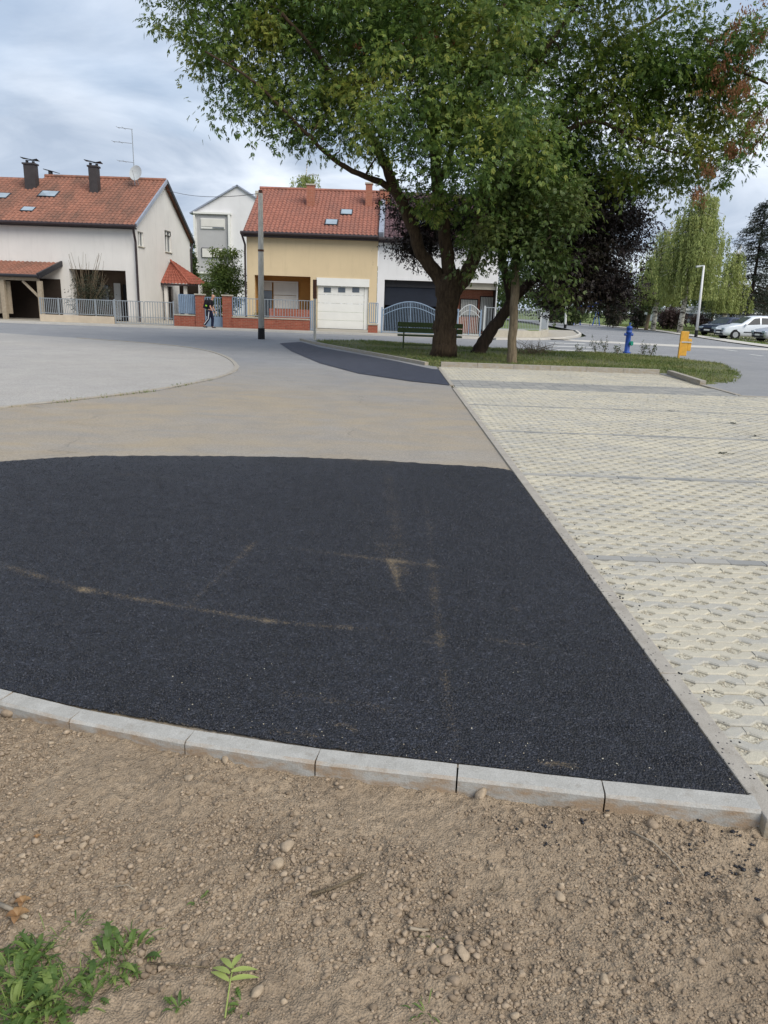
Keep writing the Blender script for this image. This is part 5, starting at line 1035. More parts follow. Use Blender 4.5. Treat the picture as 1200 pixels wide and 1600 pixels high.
fr_box(303, 331, 362, 336, .02, .35, 'frame_band', 'white', H4); fr_box(303, 336.2, 308.5, 424, .02, .35, 'frame_band', 'white', H4); fr_box(357, 336.2, 362, 424, .02, .35, 'frame_band', 'white', H4); fr_box(303, 424.2, 362, 429, .02, .35, 'frame_band', 'white', H4); fr_box(308.7, 336.2, 356.8, 424, .02, .1, 'panel', 'panel_grey', H4)
for (a, b, c, d, sh) in ((314, 341, 352, 358.5, True), (315.5, 387, 350, 403.5, False)):
    f = fr_box(a, b, c, d, .11, .2, 'window', 'dark' if not sh else 'white', H4)
    if sh: fr_box(a+1, b+1, c-1, d-3.5, .21, .24, 'shutter', 'shutter', f); fr_box(a+19, d-3, c-1, d-1, .21, .24, 'pane', 'glass', f)
    else: fr_box(a+1.2, b+1.2, a+16.5, d-1.2, .21, .24, 'shutter', 'shutter', f); fr_box(a+18, b+1.2, c-1.2, d-1.2, .21, .24, 'shutter', 'shutter', f)
for (px, a, b, w_) in ((360.5, 286, 300, 8), (400, 293, 320, 14)): q = g(px, a); MB().bb(q.x-w_/32, q.x+w_/32, YB3+2, YB3+2.6, g(px, b).z, q.z).build('chimney', 'brick_orange' if w_ < 10 else 'concrete', H4)

# ------------------------------------------------------------------ fences
FY = 41.7
def fx(px, py=495): return P(px, py, FY).x
def rail(parent, xa, xb, z0, z1, Y, n, mat, name='railing', t_=.028):
    mb = MB().bar((xa, Y, z1), (xb, Y, z1), .04, .04).bar((xa, Y, z0), (xb, Y, z0), .04, .04)
    for k in range(n+1): x = xa+(xb-xa)*k/n; mb.bar((x, Y, z0), (x, Y, z1), t_, t_)
    return mb.build(name, mat, parent)
t = thing('railing_fence', 'grey metal railing on low beige plinth before the left house', 'fence', (fx(63), FY, 0))
xa, xb1 = fx(64), fx(179); MB().bb(xa, xb1, FY-.12, FY+.12, 0, .42).build('plinth', 'plaster_low', t, bevel=.01); k = 4
for i in range(k): rail(t, xa+(xb1-xa)*i/k+.05, xa+(xb1-xa)*(i+1)/k-.05, .50, 1.28, FY, 9, 'galv')
for i in range(k+1): MB().bar((xa+(xb1-xa)*i/k*.995+.02, FY, .4), (xa+(xb1-xa)*i/k*.995+.02, FY, 1.32), .05, .05).build('post', 'galv', t)
t = thing('driveway_gate', 'grey double railing gate right of the beige plinth', 'gate', (fx(182), FY, 0)); xc = fx(226)
for (a, b) in ((fx(181), xc-.04), (xc+.04, fx(271))):
    o = rail(t, a, b, .12, 1.28, FY, 11, 'galv', 'gate_leaf'); MB().bar((a, FY, .45), (b, FY, .45), .035, .035).bar((a, FY, .78), (b, FY, .78), .0, .0).build('mid_rail', 'galv', o)
for x in (fx(180)+.02, fx(272)): MB().bar((x, FY, 0), (x, FY, 1.36), .07, .07).build('post', 'galv', t)
t = thing('brick_fence', 'low red brick wall with brick pillars and blue grey railing panels', 'fence', (fx(330), FY, 0))
def bwall(pa, pb, z1, pillar=False, dy=.14): return MB().bb(fx(pa), fx(pb), FY-dy, FY+dy, -.05, z1).build('pillar' if pillar else 'wall', 'brick', t)
bwall(273, 307, .62); bwall(349.2+13.8, 484, .60)
for a, b in ((307.2, 320), (349, 362.8)): o = bwall(a, b, 1.72, True, .2); MB().bb(fx(a)-.04, fx(b)+.04, FY-.25, FY+.25, 1.722, 1.79).build('cap', 'concrete', o)
MB().bb(fx(363), fx(484), FY-.17, FY+.17, .602, .66).bb(fx(273), fx(306.8), FY-.17, FY+.17, .622, .68).build('coping', 'concrete', t)
p_ = rail(t, fx(281), fx(306), .74, 1.72, FY, 9, 'blue_grey', 'railing_panel', .075)
rail(t, fx(364), fx(385), .74, 1.66, FY, 6, 'blue_grey', 'railing_panel', .05)
rail(t, fx(386), fx(428), .74, 1.62, FY, 9, 'galv', 'railing_panel'); rail(t, fx(429), fx(484), .74, 1.62, FY, 13, 'galv', 'railing_panel')
t = thing('garden_gate', 'blue grey pedestrian gate between the two brick pillars', 'gate', (fx(335), FY, 0)); rail(t, fx(321), fx(348.5), .1, 1.62, FY+.02, 7, 'blue_grey', 'gate_leaf', .05); MB().bb(fx(321), fx(348.5), FY+.0, FY+.04, .12, .62).build('lower_panel', 'blue_grey', t)
t = thing('gate_post', 'blue grey slatted gate post left of the white garage', 'gate', (fx(489), FY, 0)); rail(t, fx(485.5), fx(493), .06, 1.62, FY+.02, 3, 'blue_grey', 'slats', .06)
t = thing('brick_pier', 'short brick pier with blue grey railing right of the garage', 'fence', (fx(583), FY, 0)); MB().bb(fx(575.5), fx(590.5), FY-.16, FY+.16, -.05, .46).build('pier', 'brick', t); MB().bb(fx(575), fx(591), FY-.2, FY+.2, .462, .52).build('cap', 'concrete', t); rail(t, fx(577), fx(590), .58, 1.62, FY, 4, 'blue_grey', 'railing', .05)
def arch_gate(lab, pa, pb, hs, hc, n, rest):
    xa, xb = fx(pa), fx(pb); t = thing('arched_gate', lab, 'gate', (xa, FY, 0), 'arched gates before the white house'); mb = MB(); top = []; low = []
    for k in range(n+1):
        u = k/n; x = xa+(xb-xa)*u; z = hs+(hc-hs)*math.sin(math.pi*u); top.append((x, FY, z)); low.append((x, FY, z-.28)); mb.bar((x, FY, .1), (x, FY, z), .024, .024)
    mb.tube(top, .03, 6).tube(low, .022, 6).bar((xa, FY, .12), (xb, FY, .12), .05, .05).build('gate_leaf', 'steel_pale' if rest else 'blue_grey', t)
    for x in (xa-.05, xb+.05): MB().bar((x, FY, 0), (x, FY, hs+.15), .08, .08).build('post', 'blue_grey', t)
    MB().bar(((xa+xb)/2, FY-.01, .12), ((xa+xb)/2, FY-.01, hc-.02), .05, .05).build('middle_stile', 'blue_grey', t)
arch_gate('wide arched metal gate left of the thick tree trunk', 598, 684, 1.28, 1.75, 34, False)
arch_gate('narrow arched gate between the two tree trunks', 717, 750, 1.32, 1.70, 12, True)
t = thing('corner_fence', 'grey metal railing fence on low plinth curving round the street corner', 'fence', (fx(800), FY, 0))
cpts = [Vector((fx(757), FY, 0)), Vector((fx(808), FY+.4, 0)), P(845, 500, FY+2.0)*1, P(856, 500, FY+5)*1, P(856, 500, FY+11)*1]
pl = MB(); 
for a, b in zip(cpts, cpts[1:]):
    a = Vector((a.x, a.y, 0)); b = Vector((b.x, b.y, 0)); pl.bar(a+Vector((0, 0, .18)), b+Vector((0, 0, .18)), .2, .46)
    n_ = max(3, int((b-a).length/.14)); r_ = MB().bar(a+Vector((0, 0, .5)), b+Vector((0, 0, .5)), .035, .035).bar(a+Vector((0, 0, 1.6)), b+Vector((0, 0, 1.6)), .035, .035)
    for k in range(n_): q = a.lerp(b, (k+.5)/n_); r_.bar(q+Vector((0, 0, .5)), q+Vector((0, 0, 1.6)), .022, .022)
    r_.build('railing', 'galv', t); MB().bar(a+Vector((0, 0, .2)), a+Vector((0, 0, 1.68)), .09, .09).build('post', 'steel_pale', t)
pl.build('plinth', 'concrete', t)

# ------------------------------------------------------------------ poles and wires
b = G(408.5, 530); t = thing('utility_pole', 'tall weathered pole with black foot in front of the tan house', 'pole', b); top = P(407, 302, b.y)
MB().tube([b+Vector((0, 0, .45)), b.lerp(top, .5), top], [.125, .115, .09], 14).build('shaft', 'pole', t, True); MB().tube([b-Vector((0, 0, .1)), b+Vector((0, 0, .45))], [.15, .14], 14).build('foot', 'black', t)
MB().tube([top, top+Vector((0, 0, .12))], .08, 8).build('cap', 'rust', t)
for z in (.62,): q = b.lerp(top, z); MB().tube([q-Vector((0, 0, .04)), q+Vector((0, 0, .04))], .122, 12).build('strap', 'rust', t)
gp = Vector(((xr+xb)/2+.1, (YF+YB)/2, rz-.5)); wp = [gp.lerp(top, k/14)-Vector((0, 0, .9*4*(k/14)*(1-k/14)*.3)) for k in range(15)]
tag(MB().tube(wp, .015, 4).build('overhead_wire', 'dark'), 'thin overhead wire from the left gable to the weathered pole', 'wire')
b = G(492, 531); t = thing('rusty_post', 'short thin post with dark rusty upper sleeve at the grass tip', 'post', b); MB().tube([b-Vector((0, 0, .1)), P(492, 466, b.y)], .06, 10).build('shaft', 'pole', t); MB().tube([P(492, 466.5, b.y), P(492, 437, b.y)], .085, 10).build('sleeve', 'rust', t)
b = G(1087, 527); t = thing('street_lamp', 'white leaning street lamp in front of the weeping birch', 'street lamp', b); top = P(1100, 415, b.y)
MB().tube([b+Vector((0, 0, .5)), top], [.10, .065], 12).build('shaft', 'render_white', t, True); MB().tube([b-Vector((0, 0, .1)), b+Vector((0, 0, .5))], .12, 12).build('foot', 'black', t)
MB().bar(top, P(1093, 415.5, b.y), .08, .08).bar(P(1094, 415.8, b.y), P(1088, 416.5, b.y), .2, .12).build('lamp_head', 'steel_pale', t)
b = G(933, 503); b = Vector((b.x, min(b.y, 80), 0)); b = P(933, 500, 78); b.z = 0; t = thing('crossing_sign', 'blue square crossing sign with white triangle on a pole', 'sign', b); s_ = FPX/((b-Vector((0, 0, EYE))).dot(_f)); c = P(933.5, 468, 78)
MB().tube([b, c], .05, 8).build('pole', 'steel_pale', t); MB().bb(c.x-.42, c.x+.42, c.y-.09, c.y-.06, c.z-.42, c.z+.42).build('plate', 'sign_blue', t)
MB().add([(c.x-.3, c.y-.10, c.z-.28), (c.x+.3, c.y-.10, c.z-.28), (c.x, c.y-.10, c.z+.28)], [(0, 1, 2)]).build('triangle', 'white', t)
MB().box((c.x, c.y-.105, c.z+.02), (.05, .006, .2)).box((c.x-.05, c.y-.105, c.z-.12), (.04, .006, .16), ry=.5).box((c.x+.05, c.y-.105, c.z-.12), (.04, .006, .16), ry=-.5).build('walker_symbol', 'dark', t)
b = P(884, 500, 70); b.z = 0; t = thing('marker_post', 'white post with black foot before the low green hedge', 'post', b); MB().tube([b+Vector((0, 0, .35)), P(885, 474, 70)], .1, 10).build('shaft', 'render_white', t); MB().tube([b, b+Vector((0, 0, .35))], .13, 10).build('foot', 'black', t)

# ------------------------------------------------------------------ person
def skin_obj(name, pts, edges, mat, parent, root=0, sub=2):
    me = bpy.data.meshes.new(name); me.from_pydata([p[0] for p in pts], edges, []); o = bpy.data.objects.new(name, me); COL.objects.link(o)
    sm = o.modifiers.new('skin', 'SKIN'); sv = me.skin_vertices[0].data
    for i, p in enumerate(pts): r = p[1]; sv[i].radius = r if isinstance(r, tuple) else (r, r)
    sv[root].use_root = True; sm.use_smooth_shade = True; ss_ = o.modifiers.new('sub', 'SUBSURF'); ss_.levels = sub; ss_.render_levels = sub
    dg = bpy.context.evaluated_depsgraph_get(); m2 = bpy.data.meshes.new_from_object(o.evaluated_get(dg)); bpy.data.objects.remove(o); m2.name = name
    m2.transform(Matrix.Translation(wloc(parent))); return link_mesh(m2, name, mat, parent, True)
b = G(328, 514.5); T = thing('person', 'person in black t-shirt and striped navy trousers walking right with a backpack', 'person', (b.x, b.y, .055)); 
J = {'pel': (0, 0, .93), 'wst': (.02, 0, 1.08), 'chs': (.09, 0, 1.30), 'nck': (.15, 0, 1.46), 'hdb': (.19, 0, 1.53), 'hd': (.22, 0, 1.62), 'hdt': (.21, 0, 1.71)}
body = [(J['pel'], (.12, .09)), (J['wst'], (.11, .09)), (J['chs'], (.13, .10)), (J['nck'], .055), (J['hdb'], .062), (J['hd'], .092), (J['hdt'], .065), ((.09, .17, 1.38), .055), ((.12, .20, 1.10), .042), ((.25, .19, .88), .033), ((.09, -.17, 1.38), .055), ((.10, -.22, 1.10), .042), ((.22, -.20, .87), .033),
        ((.02, .09, .86), .085), ((.14, .10, .50), .055), ((.10, .10, .10), .038), ((.02, -.09, .86), .085), ((-.03, -.10, .48), .055), ((-.28, -.10, .16), .038), ((.19, .10, .035), .035), ((-.20, -.10, .04), .035)]
ed = [(0, 1), (1, 2), (2, 3), (3, 4), (4, 5), (5, 6), (2, 7), (7, 8), (8, 9), (2, 10), (10, 11), (11, 12), (0, 13), (13, 14), (14, 15), (0, 16), (16, 17), (17, 18), (15, 19), (18, 20)]
B_ = skin_obj('body', body, ed, 'skin', T)
for sy, hx, hz in ((.19, .27, .84), (-.20, .24, .83)):
    hp = [((hx-.01, sy, hz+.02), .026), ((hx, sy, hz-.02), .03)]; he = [(0, 1)]
    for k in range(4): y = sy+(k-1.5)*.017; i = len(hp); hp += [((hx+.012, y, hz-.06), .010), ((hx+.022, y, hz-.095+.006*abs(k-1.5)), .008)]; he += [(1, i), (i, i+1)]
    i = len(hp); hp += [((hx+.03, sy, hz-.02), .011), ((hx+.05, sy, hz-.045), .009)]; he += [(0, i), (i, i+1)]
    skin_obj('hand', hp, he, 'skin', T, 0, 1)
wo_ = Vector(T.location)
MB().box(wo_+Vector((.312, 0, 1.60)), (.03, .03, .045)).build('nose', 'skin', T, bevel=.008)
skin_obj('hair', [((.17, 0, 1.66), (.085, .08)), ((.20, 0, 1.725), (.07, .065))], [(0, 1)], 'hair', T, 0, 1)
skin_obj('shirt', [((0, 0, .84), (.16, .14)),  ((.02, 0, 1.10), (.15, .13)), ((.09, 0, 1.31), (.16, .13)), ((.13, 0, 1.43), .08), ((.09, .18, 1.38), .075), ((.108, .21, 1.14), .062), ((.09, -.18, 1.38), .075), ((.095, -.225, 1.14), .062)], [(0, 1), (1, 2), (2, 3), (2, 4), (4, 5), (2, 6), (6, 7)], 'cloth_black', T)
skin_obj('trousers', [((0, 0, 1.02), (.14, .115)), ((.02, .09, .84), .115), ((.14, .10, .50), .088), ((.10, .10, .05), .07), ((.02, -.09, .84), .105), ((-.03, -.10, .48), .078), ((-.29, -.10, .13), .07)], [(0, 1), (1, 2), (2, 3), (0, 4), (4, 5), (5, 6)], 'cloth_navy', T)
MB().tube([wo_+Vector(q) for q in ((.02, -.20, .84), (-.03, -.185, .48), (-.26, -.165, .20))], [.022, .02, .018], 6).build('trouser_stripe', 'cloth_white', T)
for (x, y, z) in ((.16, .10, .04), (-.24, -.10, .06)): skin_obj('shoe', [((x-.08, y, z+.01), .045), ((x+.05, y, z), .045), ((x+.14, y, z-.008), .03)], [(0, 1), (1, 2)], 'black', T, 0, 1)
bp = thing('backpack', 'black backpack with lime patch carried by the walking person', 'backpack', (b.x-.17, b.y, 1.0)); MB().box((b.x-.15, b.y, 1.27), (.22, .30, .46), ry=.28).build('pack', 'cloth_black', bp, True, bevel=.05); MB().box((b.x-.12, b.y-.163, 1.20), (.09, .02, .07), ry=.28).build('patch', 'lime', bp)
for s_ in (-1, 1): MB().tube([(b.x-.02, b.y+s_*.10, 1.50), (b.x+.12, b.y+s_*.12, 1.49), (b.x+.22, b.y+s_*.12, 1.33), (b.x+.10, b.y+s_*.13, 1.12)], .022, 6).build('strap', 'cloth_black', bp)

# ------------------------------------------------------------------ cars
def car(name, lab, loc, yaw, L_, Wd, Ht, mat, kind='wagon'):
    T = thing(name, lab, 'car', loc, 'cars parked beyond the road'); rot = Matrix.Rotation(yaw, 4, 'Z'); hw = Wd/2
    if kind == 'wagon': st = [(0, .42, .58, .60, .80), (.08, .30, .66, .70, .93), (.35, .22, .80, .86, .98), (1.0, .2, .90, .98, 1), (1.18, .2, .93, 1.02, 1), (1.95, .2, .97, Ht-.10, 1), (2.4, .2, .98, Ht-.01, 1), (3.3, .2, 1.0, Ht, 1), (4.05, .2, 1.0, Ht-.05, 1), (4.35, .25, .98, Ht-.35, .97), (L_-.05, .3, .95, 1.02, .95), (L_, .42, .8, .86, .90)]
    else: st = [(0, .42, .56, .58, .78), (.08, .28, .62, .66, .92), (.35, .2, .74, .80, .98), (1.1, .18, .84, .92, 1), (1.3, .18, .88, .95, 1), (2.05, .18, .92, Ht-.06, 1), (2.6, .18, .93, Ht, 1), (3.2, .18, .95, Ht-.05, 1), (3.9, .2, .96, 1.08, .99), (L_-.05, .3, .92, .98, .93), (L_, .42, .75, .82, .88)]
    xs = [s[0] for s in st]; it = lambda x, k: float(np.interp(x, xs, [s[k] for s in st]))
    def ringp(x, e=0):
        zb, be, zr, w = it(x, 1), it(x, 2), it(x, 3), it(x, 4)*hw+e; tw = w*(1-.22*min(1, max(0, zr-be)/.5)); zr += e
        return [(w*.80, zb-e), (w*.98, zb+.10), (w, (zb+be)/2), (w*.985, be), (tw*1.0, be+(zr-be)*.86), (tw*.85, zr), (0, zr+.02)]
    X_s = np.unique(np.concatenate([np.linspace(0, L_, 34), xs])); V = []; Fc = []; m = 13
    for x in X_s:
        r_ = ringp(x); full = [(-y, z) for y, z in r_[:-1]]+[r_[-1]]+[(y, z) for y, z in r_[:-1][::-1]]; V += [rot @ Vector((x-L_/2, y, z))+Vector(loc) for y, z in full]
    for i in range(len(X_s)-1):
        for j in range(m-1): a = i*m+j; Fc.append((a, a+1, a+m+1, a+m))
        Fc.append((i*m+m-1, i*m, (i+1)*m, (i+1)*m+m-1))
    Fc.append(tuple(range(m))); Fc.append(tuple(len(X_s)*m-m+j for j in range(m-1, -1, -1)))
    MB().add(V, Fc).build('body', mat, T, True); tf = lambda x, y, z: rot @ Vector((x-L_/2, y, z))+Vector(loc)
    def side(x0, x1, f0, f1, sg, s0=0, s1=0):
        r0, r1 = ringp(x0, .008), ringp(x1, .008); p3, p4 = 3, 4; l = lambda r, t: (r[3][0]+(r[4][0]-r[3][0])*t, r[3][1]+(r[4][1]-r[3][1])*t); r0b, r1b = ringp(x0+s0, .008), ringp(x1+s1, .008)
        q = [tf(x0, sg*l(r0, f0)[0], l(r0, f0)[1]), tf(x1, sg*l(r1, f0)[0], l(r1, f0)[1]), tf(x1+s1, sg*l(r1b, f1)[0], l(r1b, f1)[1]), tf(x0+s0, sg*l(r0b, f1)[0], l(r0b, f1)[1])]; MB().add(q, [(0, 1, 2, 3)]).build('side_window', 'car_glass', T)
    for sg in (-1, 1):
        side(1.55, 2.5, .12, .92, sg, .55, 0); side(2.6, 3.35, .12, .92, sg)
        side(3.45, 4.05 if kind == 'wagon' else 3.5, .12, .92, sg, 0, -.05)
    def topg(x0, x1, name='windscreen'):
        vs = []; 
        for x in np.linspace(x0, x1, 5):
            r_ = ringp(x, .012); vs += [tf(x, -r_[5][0]*.98, r_[5][1]), tf(x, 0, r_[6][1]), tf(x, r_[5][0]*.98, r_[5][1])]
        MB().add(vs, [(3*i+j, 3*i+3+j, 3*i+4+j, 3*i+1+j) for i in range(4) for j in range(2)]).build(name, 'glass', T)
    topg(1.26, 1.92); topg(4.2 if kind == 'wagon' else 3.3, (L_-.12) if kind == 'wagon' else 3.85, 'rear_window')
    for x in (.82, L_-.95):
        for sg in (-1, 1):
            c = tf(x, sg*(hw-.10), .31); ax = rot @ Vector((0, sg, 0)); ax = Vector(ax)
            wh = MB().tube([c-ax*.1, c+ax*.09, c+ax*.115], [.31, .31, .28], 22).build('wheel', 'black', T); rm = MB().tube([c+ax*.10, c+ax*.125], [.2, .19], 20)
            rm.build('rim', 'alloy', wh); ar = []
            MB().tube([c+ax*.02, c+ax*.095], .355, 22).build('wheel_arch', 'black', T)
    for sg in (-1, 1):
        y = hw*.68*sg; MB().box(tf(.13, y, .68 if kind == 'wagon' else .62), (.3, .34, .15), rz=yaw).build('headlight', 'glass_pale', T, bevel=.03); MB().box(tf(L_-.06, y*1.1, .82), (.14, .2, .25), rz=yaw).build('tail_light', 'red', T, bevel=.02)
        MB().box(tf(1.45, sg*(hw+.08), 1.0), (.12, .16, .12), rz=yaw).build('mirror', mat, T, bevel=.03)
        MB().box(tf((L_)/2, sg*(hw+.005), .5), (1.7, .03, .06), rz=yaw).build('side_strip', 'black', T)
    MB().box(tf(.035, 0, .55), (.08, .9, .13), rz=yaw).build('grille', 'black', T, bevel=.02); MB().box(tf(.03, 0, .33), (.1, 1.2, .10), rz=yaw).build('lower_intake', 'black', T, bevel=.02); MB().box(tf(-.005, 0, .44), (.03, .5, .11), rz=yaw).build('number_plate', 'white', T)
    if kind == 'wagon':
        for sg in (-1, 1): MB().tube([tf(2.1, sg*.55, Ht+.02), tf(2.5, sg*.56, Ht+.07), tf(4.0, sg*.56, Ht+.05), tf(4.2, sg*.55, Ht-.05)], .02, 6).build('roof_rail', 'dark', T)
w0 = G(1142, 531); 
car('parked_car', 'white estate car with dark side strip parked facing left', (w0.x+1.75, w0.y+1.2, .04), .05, 4.5, 1.75, 1.62, 'car_white')
w1_ = G(1176, 534); car('parked_car', 'silver car with only its nose showing at the right frame edge', (w1_.x+2.25, w1_.y-.2, .04), .12, 4.5, 1.75, 1.42, 'car_silver', 'sedan')
w2_ = P(1131, 515, 61.5); car('parked_car', 'dark blue car partly hidden behind the white estate car', (w2_.x, w2_.y, .04), .55, 4.3, 1.72, 1.46, 'car_navy', 'sedan')

# ------------------------------------------------------------------ background vegetation
def bush(name, lab, cat, px, base_y, Y, wpx, hpx, n, per, leaf, mat, seed, depth=None, grp=None, bare=0):
    r_ = np.random.default_rng(seed); b = P(px, base_y, Y); b.z = 0; s_ = FPX/((b-Vector((0, 0, EYE))).dot(_f)); w_, h_ = wpx/2/s_, hpx/s_; t = thing(name, lab, cat, b, grp)
    lim = [[(b-Vector((0, 0, .1)), .06), (b+Vector((r_.normal(0, .1), 0, h_*.5)), .035), (b+Vector((0, 0, h_*.8)), .009)] for k in range(3)]
    grow(t, lim, [((b.x, b.y, h_*.52), (w_, depth or w_, h_*.5))], n, per, leaf, leaf*.55, mat, 'bark_grey', r_, 1, max(.18, w_*.22), .4, minz=.1, twig=.012)
bush('garden_shrub', 'sparse twiggy shrub before the left house opening', 'shrub', 143, 497, 43.5, 64, 74, 170, 26, .09, 'leaf_darkbush', 21)
rs = np.random.default_rng(77); sb_ = P(135, 497, 43.4); sb_.z = 0; T_ = [o for o in COL.objects if o.name.startswith('garden_shrub')][0]; mb = MB()
for k in range(46):
    tp = P(105+rs.random()*66, 392+rs.random()*60, 43.4+rs.normal(0, .4)); m = sb_.lerp(tp, .5)+Vector((rs.normal(0, .1), 0, .25)); mb.tube([sb_+Vector((rs.normal(0, .2), 0, 0)), m, tp], [.022, .014, .006], 4)
mb.build('bare_twigs', 'bark_grey', T_)
bush('garden_tree', 'rounded light green garden tree left of the tan house', 'tree', 353, 505, 49.5, 66, 116, 260, 46, .13, 'leaf_garden', 22)
bush('garden_shrub', 'dark green growth in the gap beside the white gable wall', 'shrub', 302, 505, 64, 20, 120, 120, 30, .2, 'leaf_hedge', 23)
bush('hedge_plant', 'small plant pot greenery behind the railing below the tan loggia', 'plant', 402, 500, 44.5, 16, 26, 26, 20, .07, 'leaf_garden', 24)
def birch(name, lab, px, base_y, Y, top_y, wpx, seed, n=520, per=44, mat='leaf_birch', z_frac=.28):
    r_ = np.random.default_rng(seed); b = P(px, base_y, Y); b.z = 0; s_ = FPX/((b-Vector((0, 0, EYE))).dot(_f)); ht = P(px, top_y, Y).z; w_ = wpx/2/s_; t = thing(name, lab, 'tree', b); mb = MB(); lean = .06*ht
    tr_ = [b+Vector((lean*q*q*1.0+r_.normal(0, .05), 0, ht*q*.93)) for q in np.linspace(0, 1, 9)]; mb.tube(tr_, [.22*(1-q)+.03 for q in np.linspace(0, 1, 9)], 9)
    pos = []; 
    for k in range(n):
        q = r_.uniform(.38, .95); a = r_.uniform(0, 6.28); rad = w_*(.78+.3*math.sin(3*a+seed)+.22*math.sin(7*q*6+seed))*(1-.75*max(0, q-.55)/.45)*math.sqrt(r_.uniform(.05, 1)); o_ = tr_[min(8, int(q*8))]; tp = o_+Vector((math.cos(a)*rad, math.sin(a)*rad, r_.uniform(0, .6)))
        if k % 4 == 0: mb.tube([o_, o_.lerp(tp, .5)+Vector((0, 0, .25*rad)), tp], [.04, .025, .01], 4)
        ln = min(tp.z-ht*z_frac*.8, r_.uniform(.12, .34)*ht); 
        if ln <= .3: continue
        sw = r_.normal(0, .12, 2); u = r_.random(per); pos.append(np.stack([tp.x+sw[0]*u+r_.normal(0, .07, per), tp.y+sw[1]*u+r_.normal(0, .07, per), tp.z-u*ln], 1))
    mb.build('trunk', 'bark_birch', t, True); pos = np.concatenate(pos); d_ = unit(r_.normal(0, .35, (len(pos), 3))+np.array([0, 0, -1])); quads_mesh('crown', leaflets(pos, d_, .2, .09, 1, rng=r_), 4, mat, t)
birch('weeping_birch', 'tall weeping light green birch behind the white street lamp', 1062, 519, 66, 262, 130, 31, 800, 52)
birch('weeping_birch', 'smaller weeping birch crown left of the tall one, half hidden by dark leaves', 1020, 512, 72, 330, 90, 32, 380, 40)
birch('weeping_birch', 'pale weeping birch crown right of the street lamp', 1128, 518, 74, 372, 62, 33, 260, 40)
birch('weeping_birch', 'pale silver green tree top rising above the tan house roof', 465, 460, 78, 228, 96, 34, 700, 44)
def conifer(lab, px, base_y, Y, top_y, wpx, seed, mat='leaf_spruce'):
    r_ = np.random.default_rng(seed); b = P(px, base_y, Y); b.z = 0; s_ = FPX/((b-Vector((0, 0, EYE))).dot(_f)); ht = P(px, top_y, Y).z; w_ = wpx/2/s_; t = thing('spruce_tree', lab, 'tree', b); mb = MB().tube([b, b+Vector((0, 0, ht))], [.25, .03], 8); pos = []; dd = []
    for k in range(210):
        q = r_.uniform(.14, 1)**.9; a = r_.uniform(0, 6.28); l = w_*(1-q)**.75*r_.uniform(.7, 1.15)+.2; o_ = b+Vector((0, 0, ht*q)); tp = o_+Vector((math.cos(a)*l, math.sin(a)*l, -.12*l)); mb.tube([o_, tp], [.04, .01], 4); n_ = int(70*l/w_)+25; u = r_.random(n_)**.7
        p0 = np.array(o_); p1 = np.array(tp); pos.append(p0+(p1-p0)*u[:, None]+r_.normal(0, 1, (n_, 3))*np.array([.16, .16, .12])+np.array([0, 0, -.1])); dd.append(unit((p1-p0)[None]+r_.normal(0, 1.0*l, (n_, 3))))
    mb.build('trunk', 'bark_dark', t); quads_mesh('crown', leaflets(np.concatenate(pos), np.concatenate(dd), .3, .07, 1, rng=r_), 4, mat, t)
conifer('dark brownish spruce rising at the right frame edge above the cars', 1166, 512, 78, 312, 165, 41)
conifer('second dark spruce mostly cut by the right frame edge', 1235, 512, 84, 300, 120, 42)
for (nm, lab, px, by_, Y, wp_, hp_, n_, mat, sd_) in [('hedge', 'low green hedge block left of the crossing sign', 890, 504, 84, 46, 30, 130, 'leaf_hedge', 51), ('hedge', 'tall dark green hedge right of the crossing sign', 958, 509, 80, 42, 46, 150, 'leaf_darkbush', 52), ('hedge', 'narrow dark bush beside the tall dark hedge', 996, 511, 76, 26, 36, 80, 'leaf_darkbush', 53),
        ('shrub', 'round reddish brown bush left of the birch trunk', 1048, 512, 78, 46, 36, 150, 'leaf_redbush', 54), ('shrub', 'small reddish bush right of the street lamp foot', 1096, 505, 92, 36, 22, 80, 'leaf_redbush', 55), ('hedge', 'long green hedge at the far left of the park', 862, 500, 96, 50, 34, 120, 'leaf_hedge', 56)]:
    bush(nm, lab, 'hedge' if nm == 'hedge' else 'bush', px, by_, Y, wp_, hp_, n_, 34, .22, mat, sd_)
def small_tree(lab, px, by_, Y, top_y, wpx, mat, sd_, n_=170, bark='bark_grey', leaf=.24):
    r_ = np.random.default_rng(sd_); b = P(px, by_, Y); b.z = 0; s_ = FPX/((b-Vector((0, 0, EYE))).dot(_f)); w_ = wpx/2/s_; ht = P(px, top_y, Y).z; t = thing('park_tree', lab, 'tree', b, 'trees in the park'); zc_ = ht*.62
    grow(t, [[(b-Vector((0, 0, .1)), .2), (b+Vector((.1, 0, ht*.3)), .15), (b+Vector((0, 0, ht*.7)), .06), (b+Vector((0, 0, ht*.95)), .02)]], [((b.x, b.y, zc_), (w_, w_, ht*.38))], n_, 30, leaf, leaf*.5, mat, bark, r_, 1, w_*.25, .3, minz=ht*.18, twig=.03)
small_tree('forked tree with yellowish leaves behind the dark bushes', 1010, 511, 74, 400, 56, 'leaf_garden', 61)
small_tree('park tree with dark crown behind the cars', 1139, 505, 90, 440, 60, 'leaf_darkbush', 62)
small_tree('park tree with dark leaning trunk left of the parked cars', 1110, 504, 96, 440, 50, 'leaf_hedge', 63)
small_tree('green park tree behind the street corner', 870, 500, 100, 420, 80, 'leaf_hedge', 64)
small_tree('dark park tree behind the tall dark hedge', 955, 500, 104, 400, 90, 'leaf_darkbush', 65)
small_tree('park tree at the right edge behind the silver car', 1190, 505, 100, 430, 80, 'leaf_darkbush', 66)
small_tree('green tree behind the white house corner', 800, 500, 80, 400, 80, 'leaf_hedge', 67)
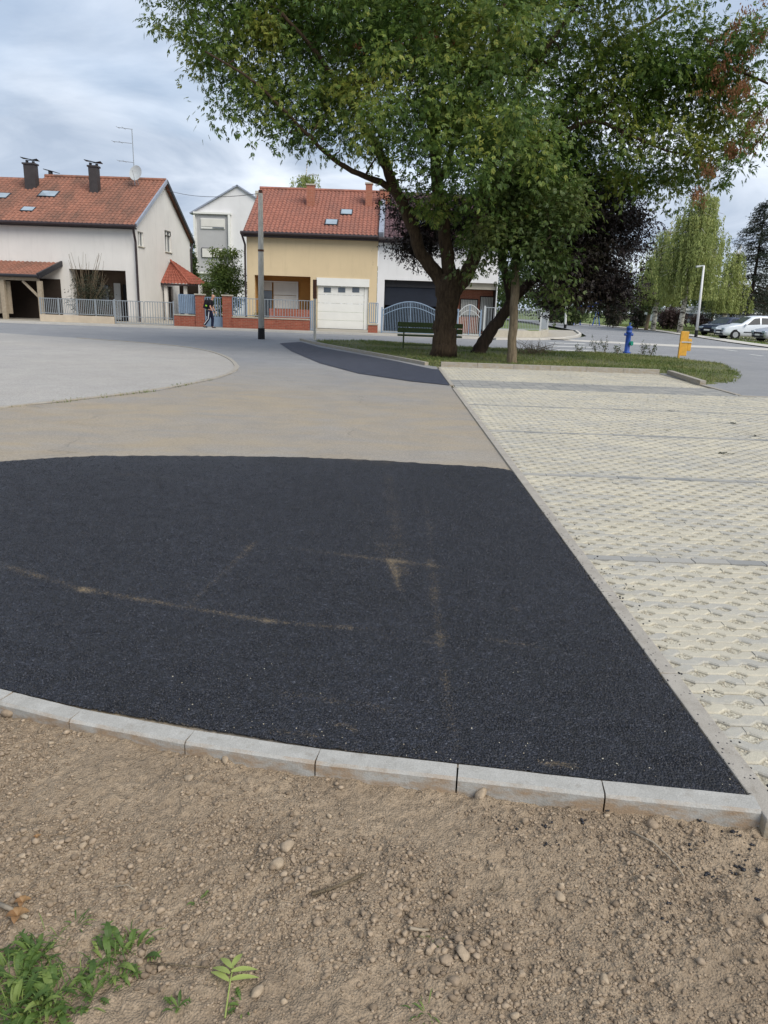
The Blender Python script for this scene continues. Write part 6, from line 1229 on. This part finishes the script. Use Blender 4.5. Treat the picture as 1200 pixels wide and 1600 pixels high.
# playground swing
b = P(917, 500, 88); b.z = 0; t = thing('swing_frame', 'blue playground swing frame beyond the green hedge', 'swing', b)
for s_ in (-1, 1): MB().tube([(b.x+s_*1.1-.4, b.y, 0), (b.x+s_*1.1, b.y, 2.1), (b.x+s_*1.1+.4, b.y, 0)], .06, 6).build('side_frame', 'sign_blue', t)
MB().tube([(b.x-1.1, b.y, 2.1), (b.x+1.1, b.y, 2.1)], .06, 6).build('top_bar', 'sign_blue', t); MB().bb(b.x-.25, b.x+.25, b.y-.1, b.y+.1, .5, .55).tube([(b.x-.22, b.y, .55), (b.x-.22, b.y, 2.1)], .012, 4).tube([(b.x+.22, b.y, .55), (b.x+.22, b.y, 2.1)], .012, 4).build('swing_seat', 'dark', t)
# far low white buildings and far tree line
for (pa, pb, yt, Y, lab) in [(1040, 1112, 484, 150, 'long low white building far behind the birch'), (1118, 1215, 482, 140, 'long low white building far behind the parked cars')]:
    a, b = P(pa, yt, Y), P(pb, yt, Y); t = thing('far_building', lab, 'building', ((a.x+b.x)/2, Y, 0)); MB().bb(a.x, b.x, Y, Y+12, 0, a.z).build('wall', 'render_white', t); MB().bb(a.x-.3, b.x+.3, Y-.3, Y+12.3, a.z+.003, a.z+.4).build('roof', 'panel_grey', t)
    n_ = 6
    for k in range(n_): x = a.x+(b.x-a.x)*(k+.5)/n_; MB().bb(x-.8, x+.8, Y-.05, Y-.01, a.z*.35, a.z*.75).build('window', 'glass', t)
rf = np.random.default_rng(88); pos = []
for k in range(420): x = rf.uniform(-130, 190); y = 185+rf.normal(0, 8); h_ = 3.2+3.0*float(vnoise(np.array([x]), np.array([3.0]), .09, 5)[0])*2; q = rf.normal(size=(90, 3))*np.array([2.4, 1.5, .9]); q[:, 2] += h_*rf.random(); q += np.array([x, y, 1.0]); pos.append(q)
pos = np.concatenate(pos); o = quads_mesh('far_wood', leaflets(pos, unit(rf.normal(size=pos.shape)), 1.0, .6, 1, rng=rf), 4, 'leaf_hedge'); o['kind'] = 'stuff'
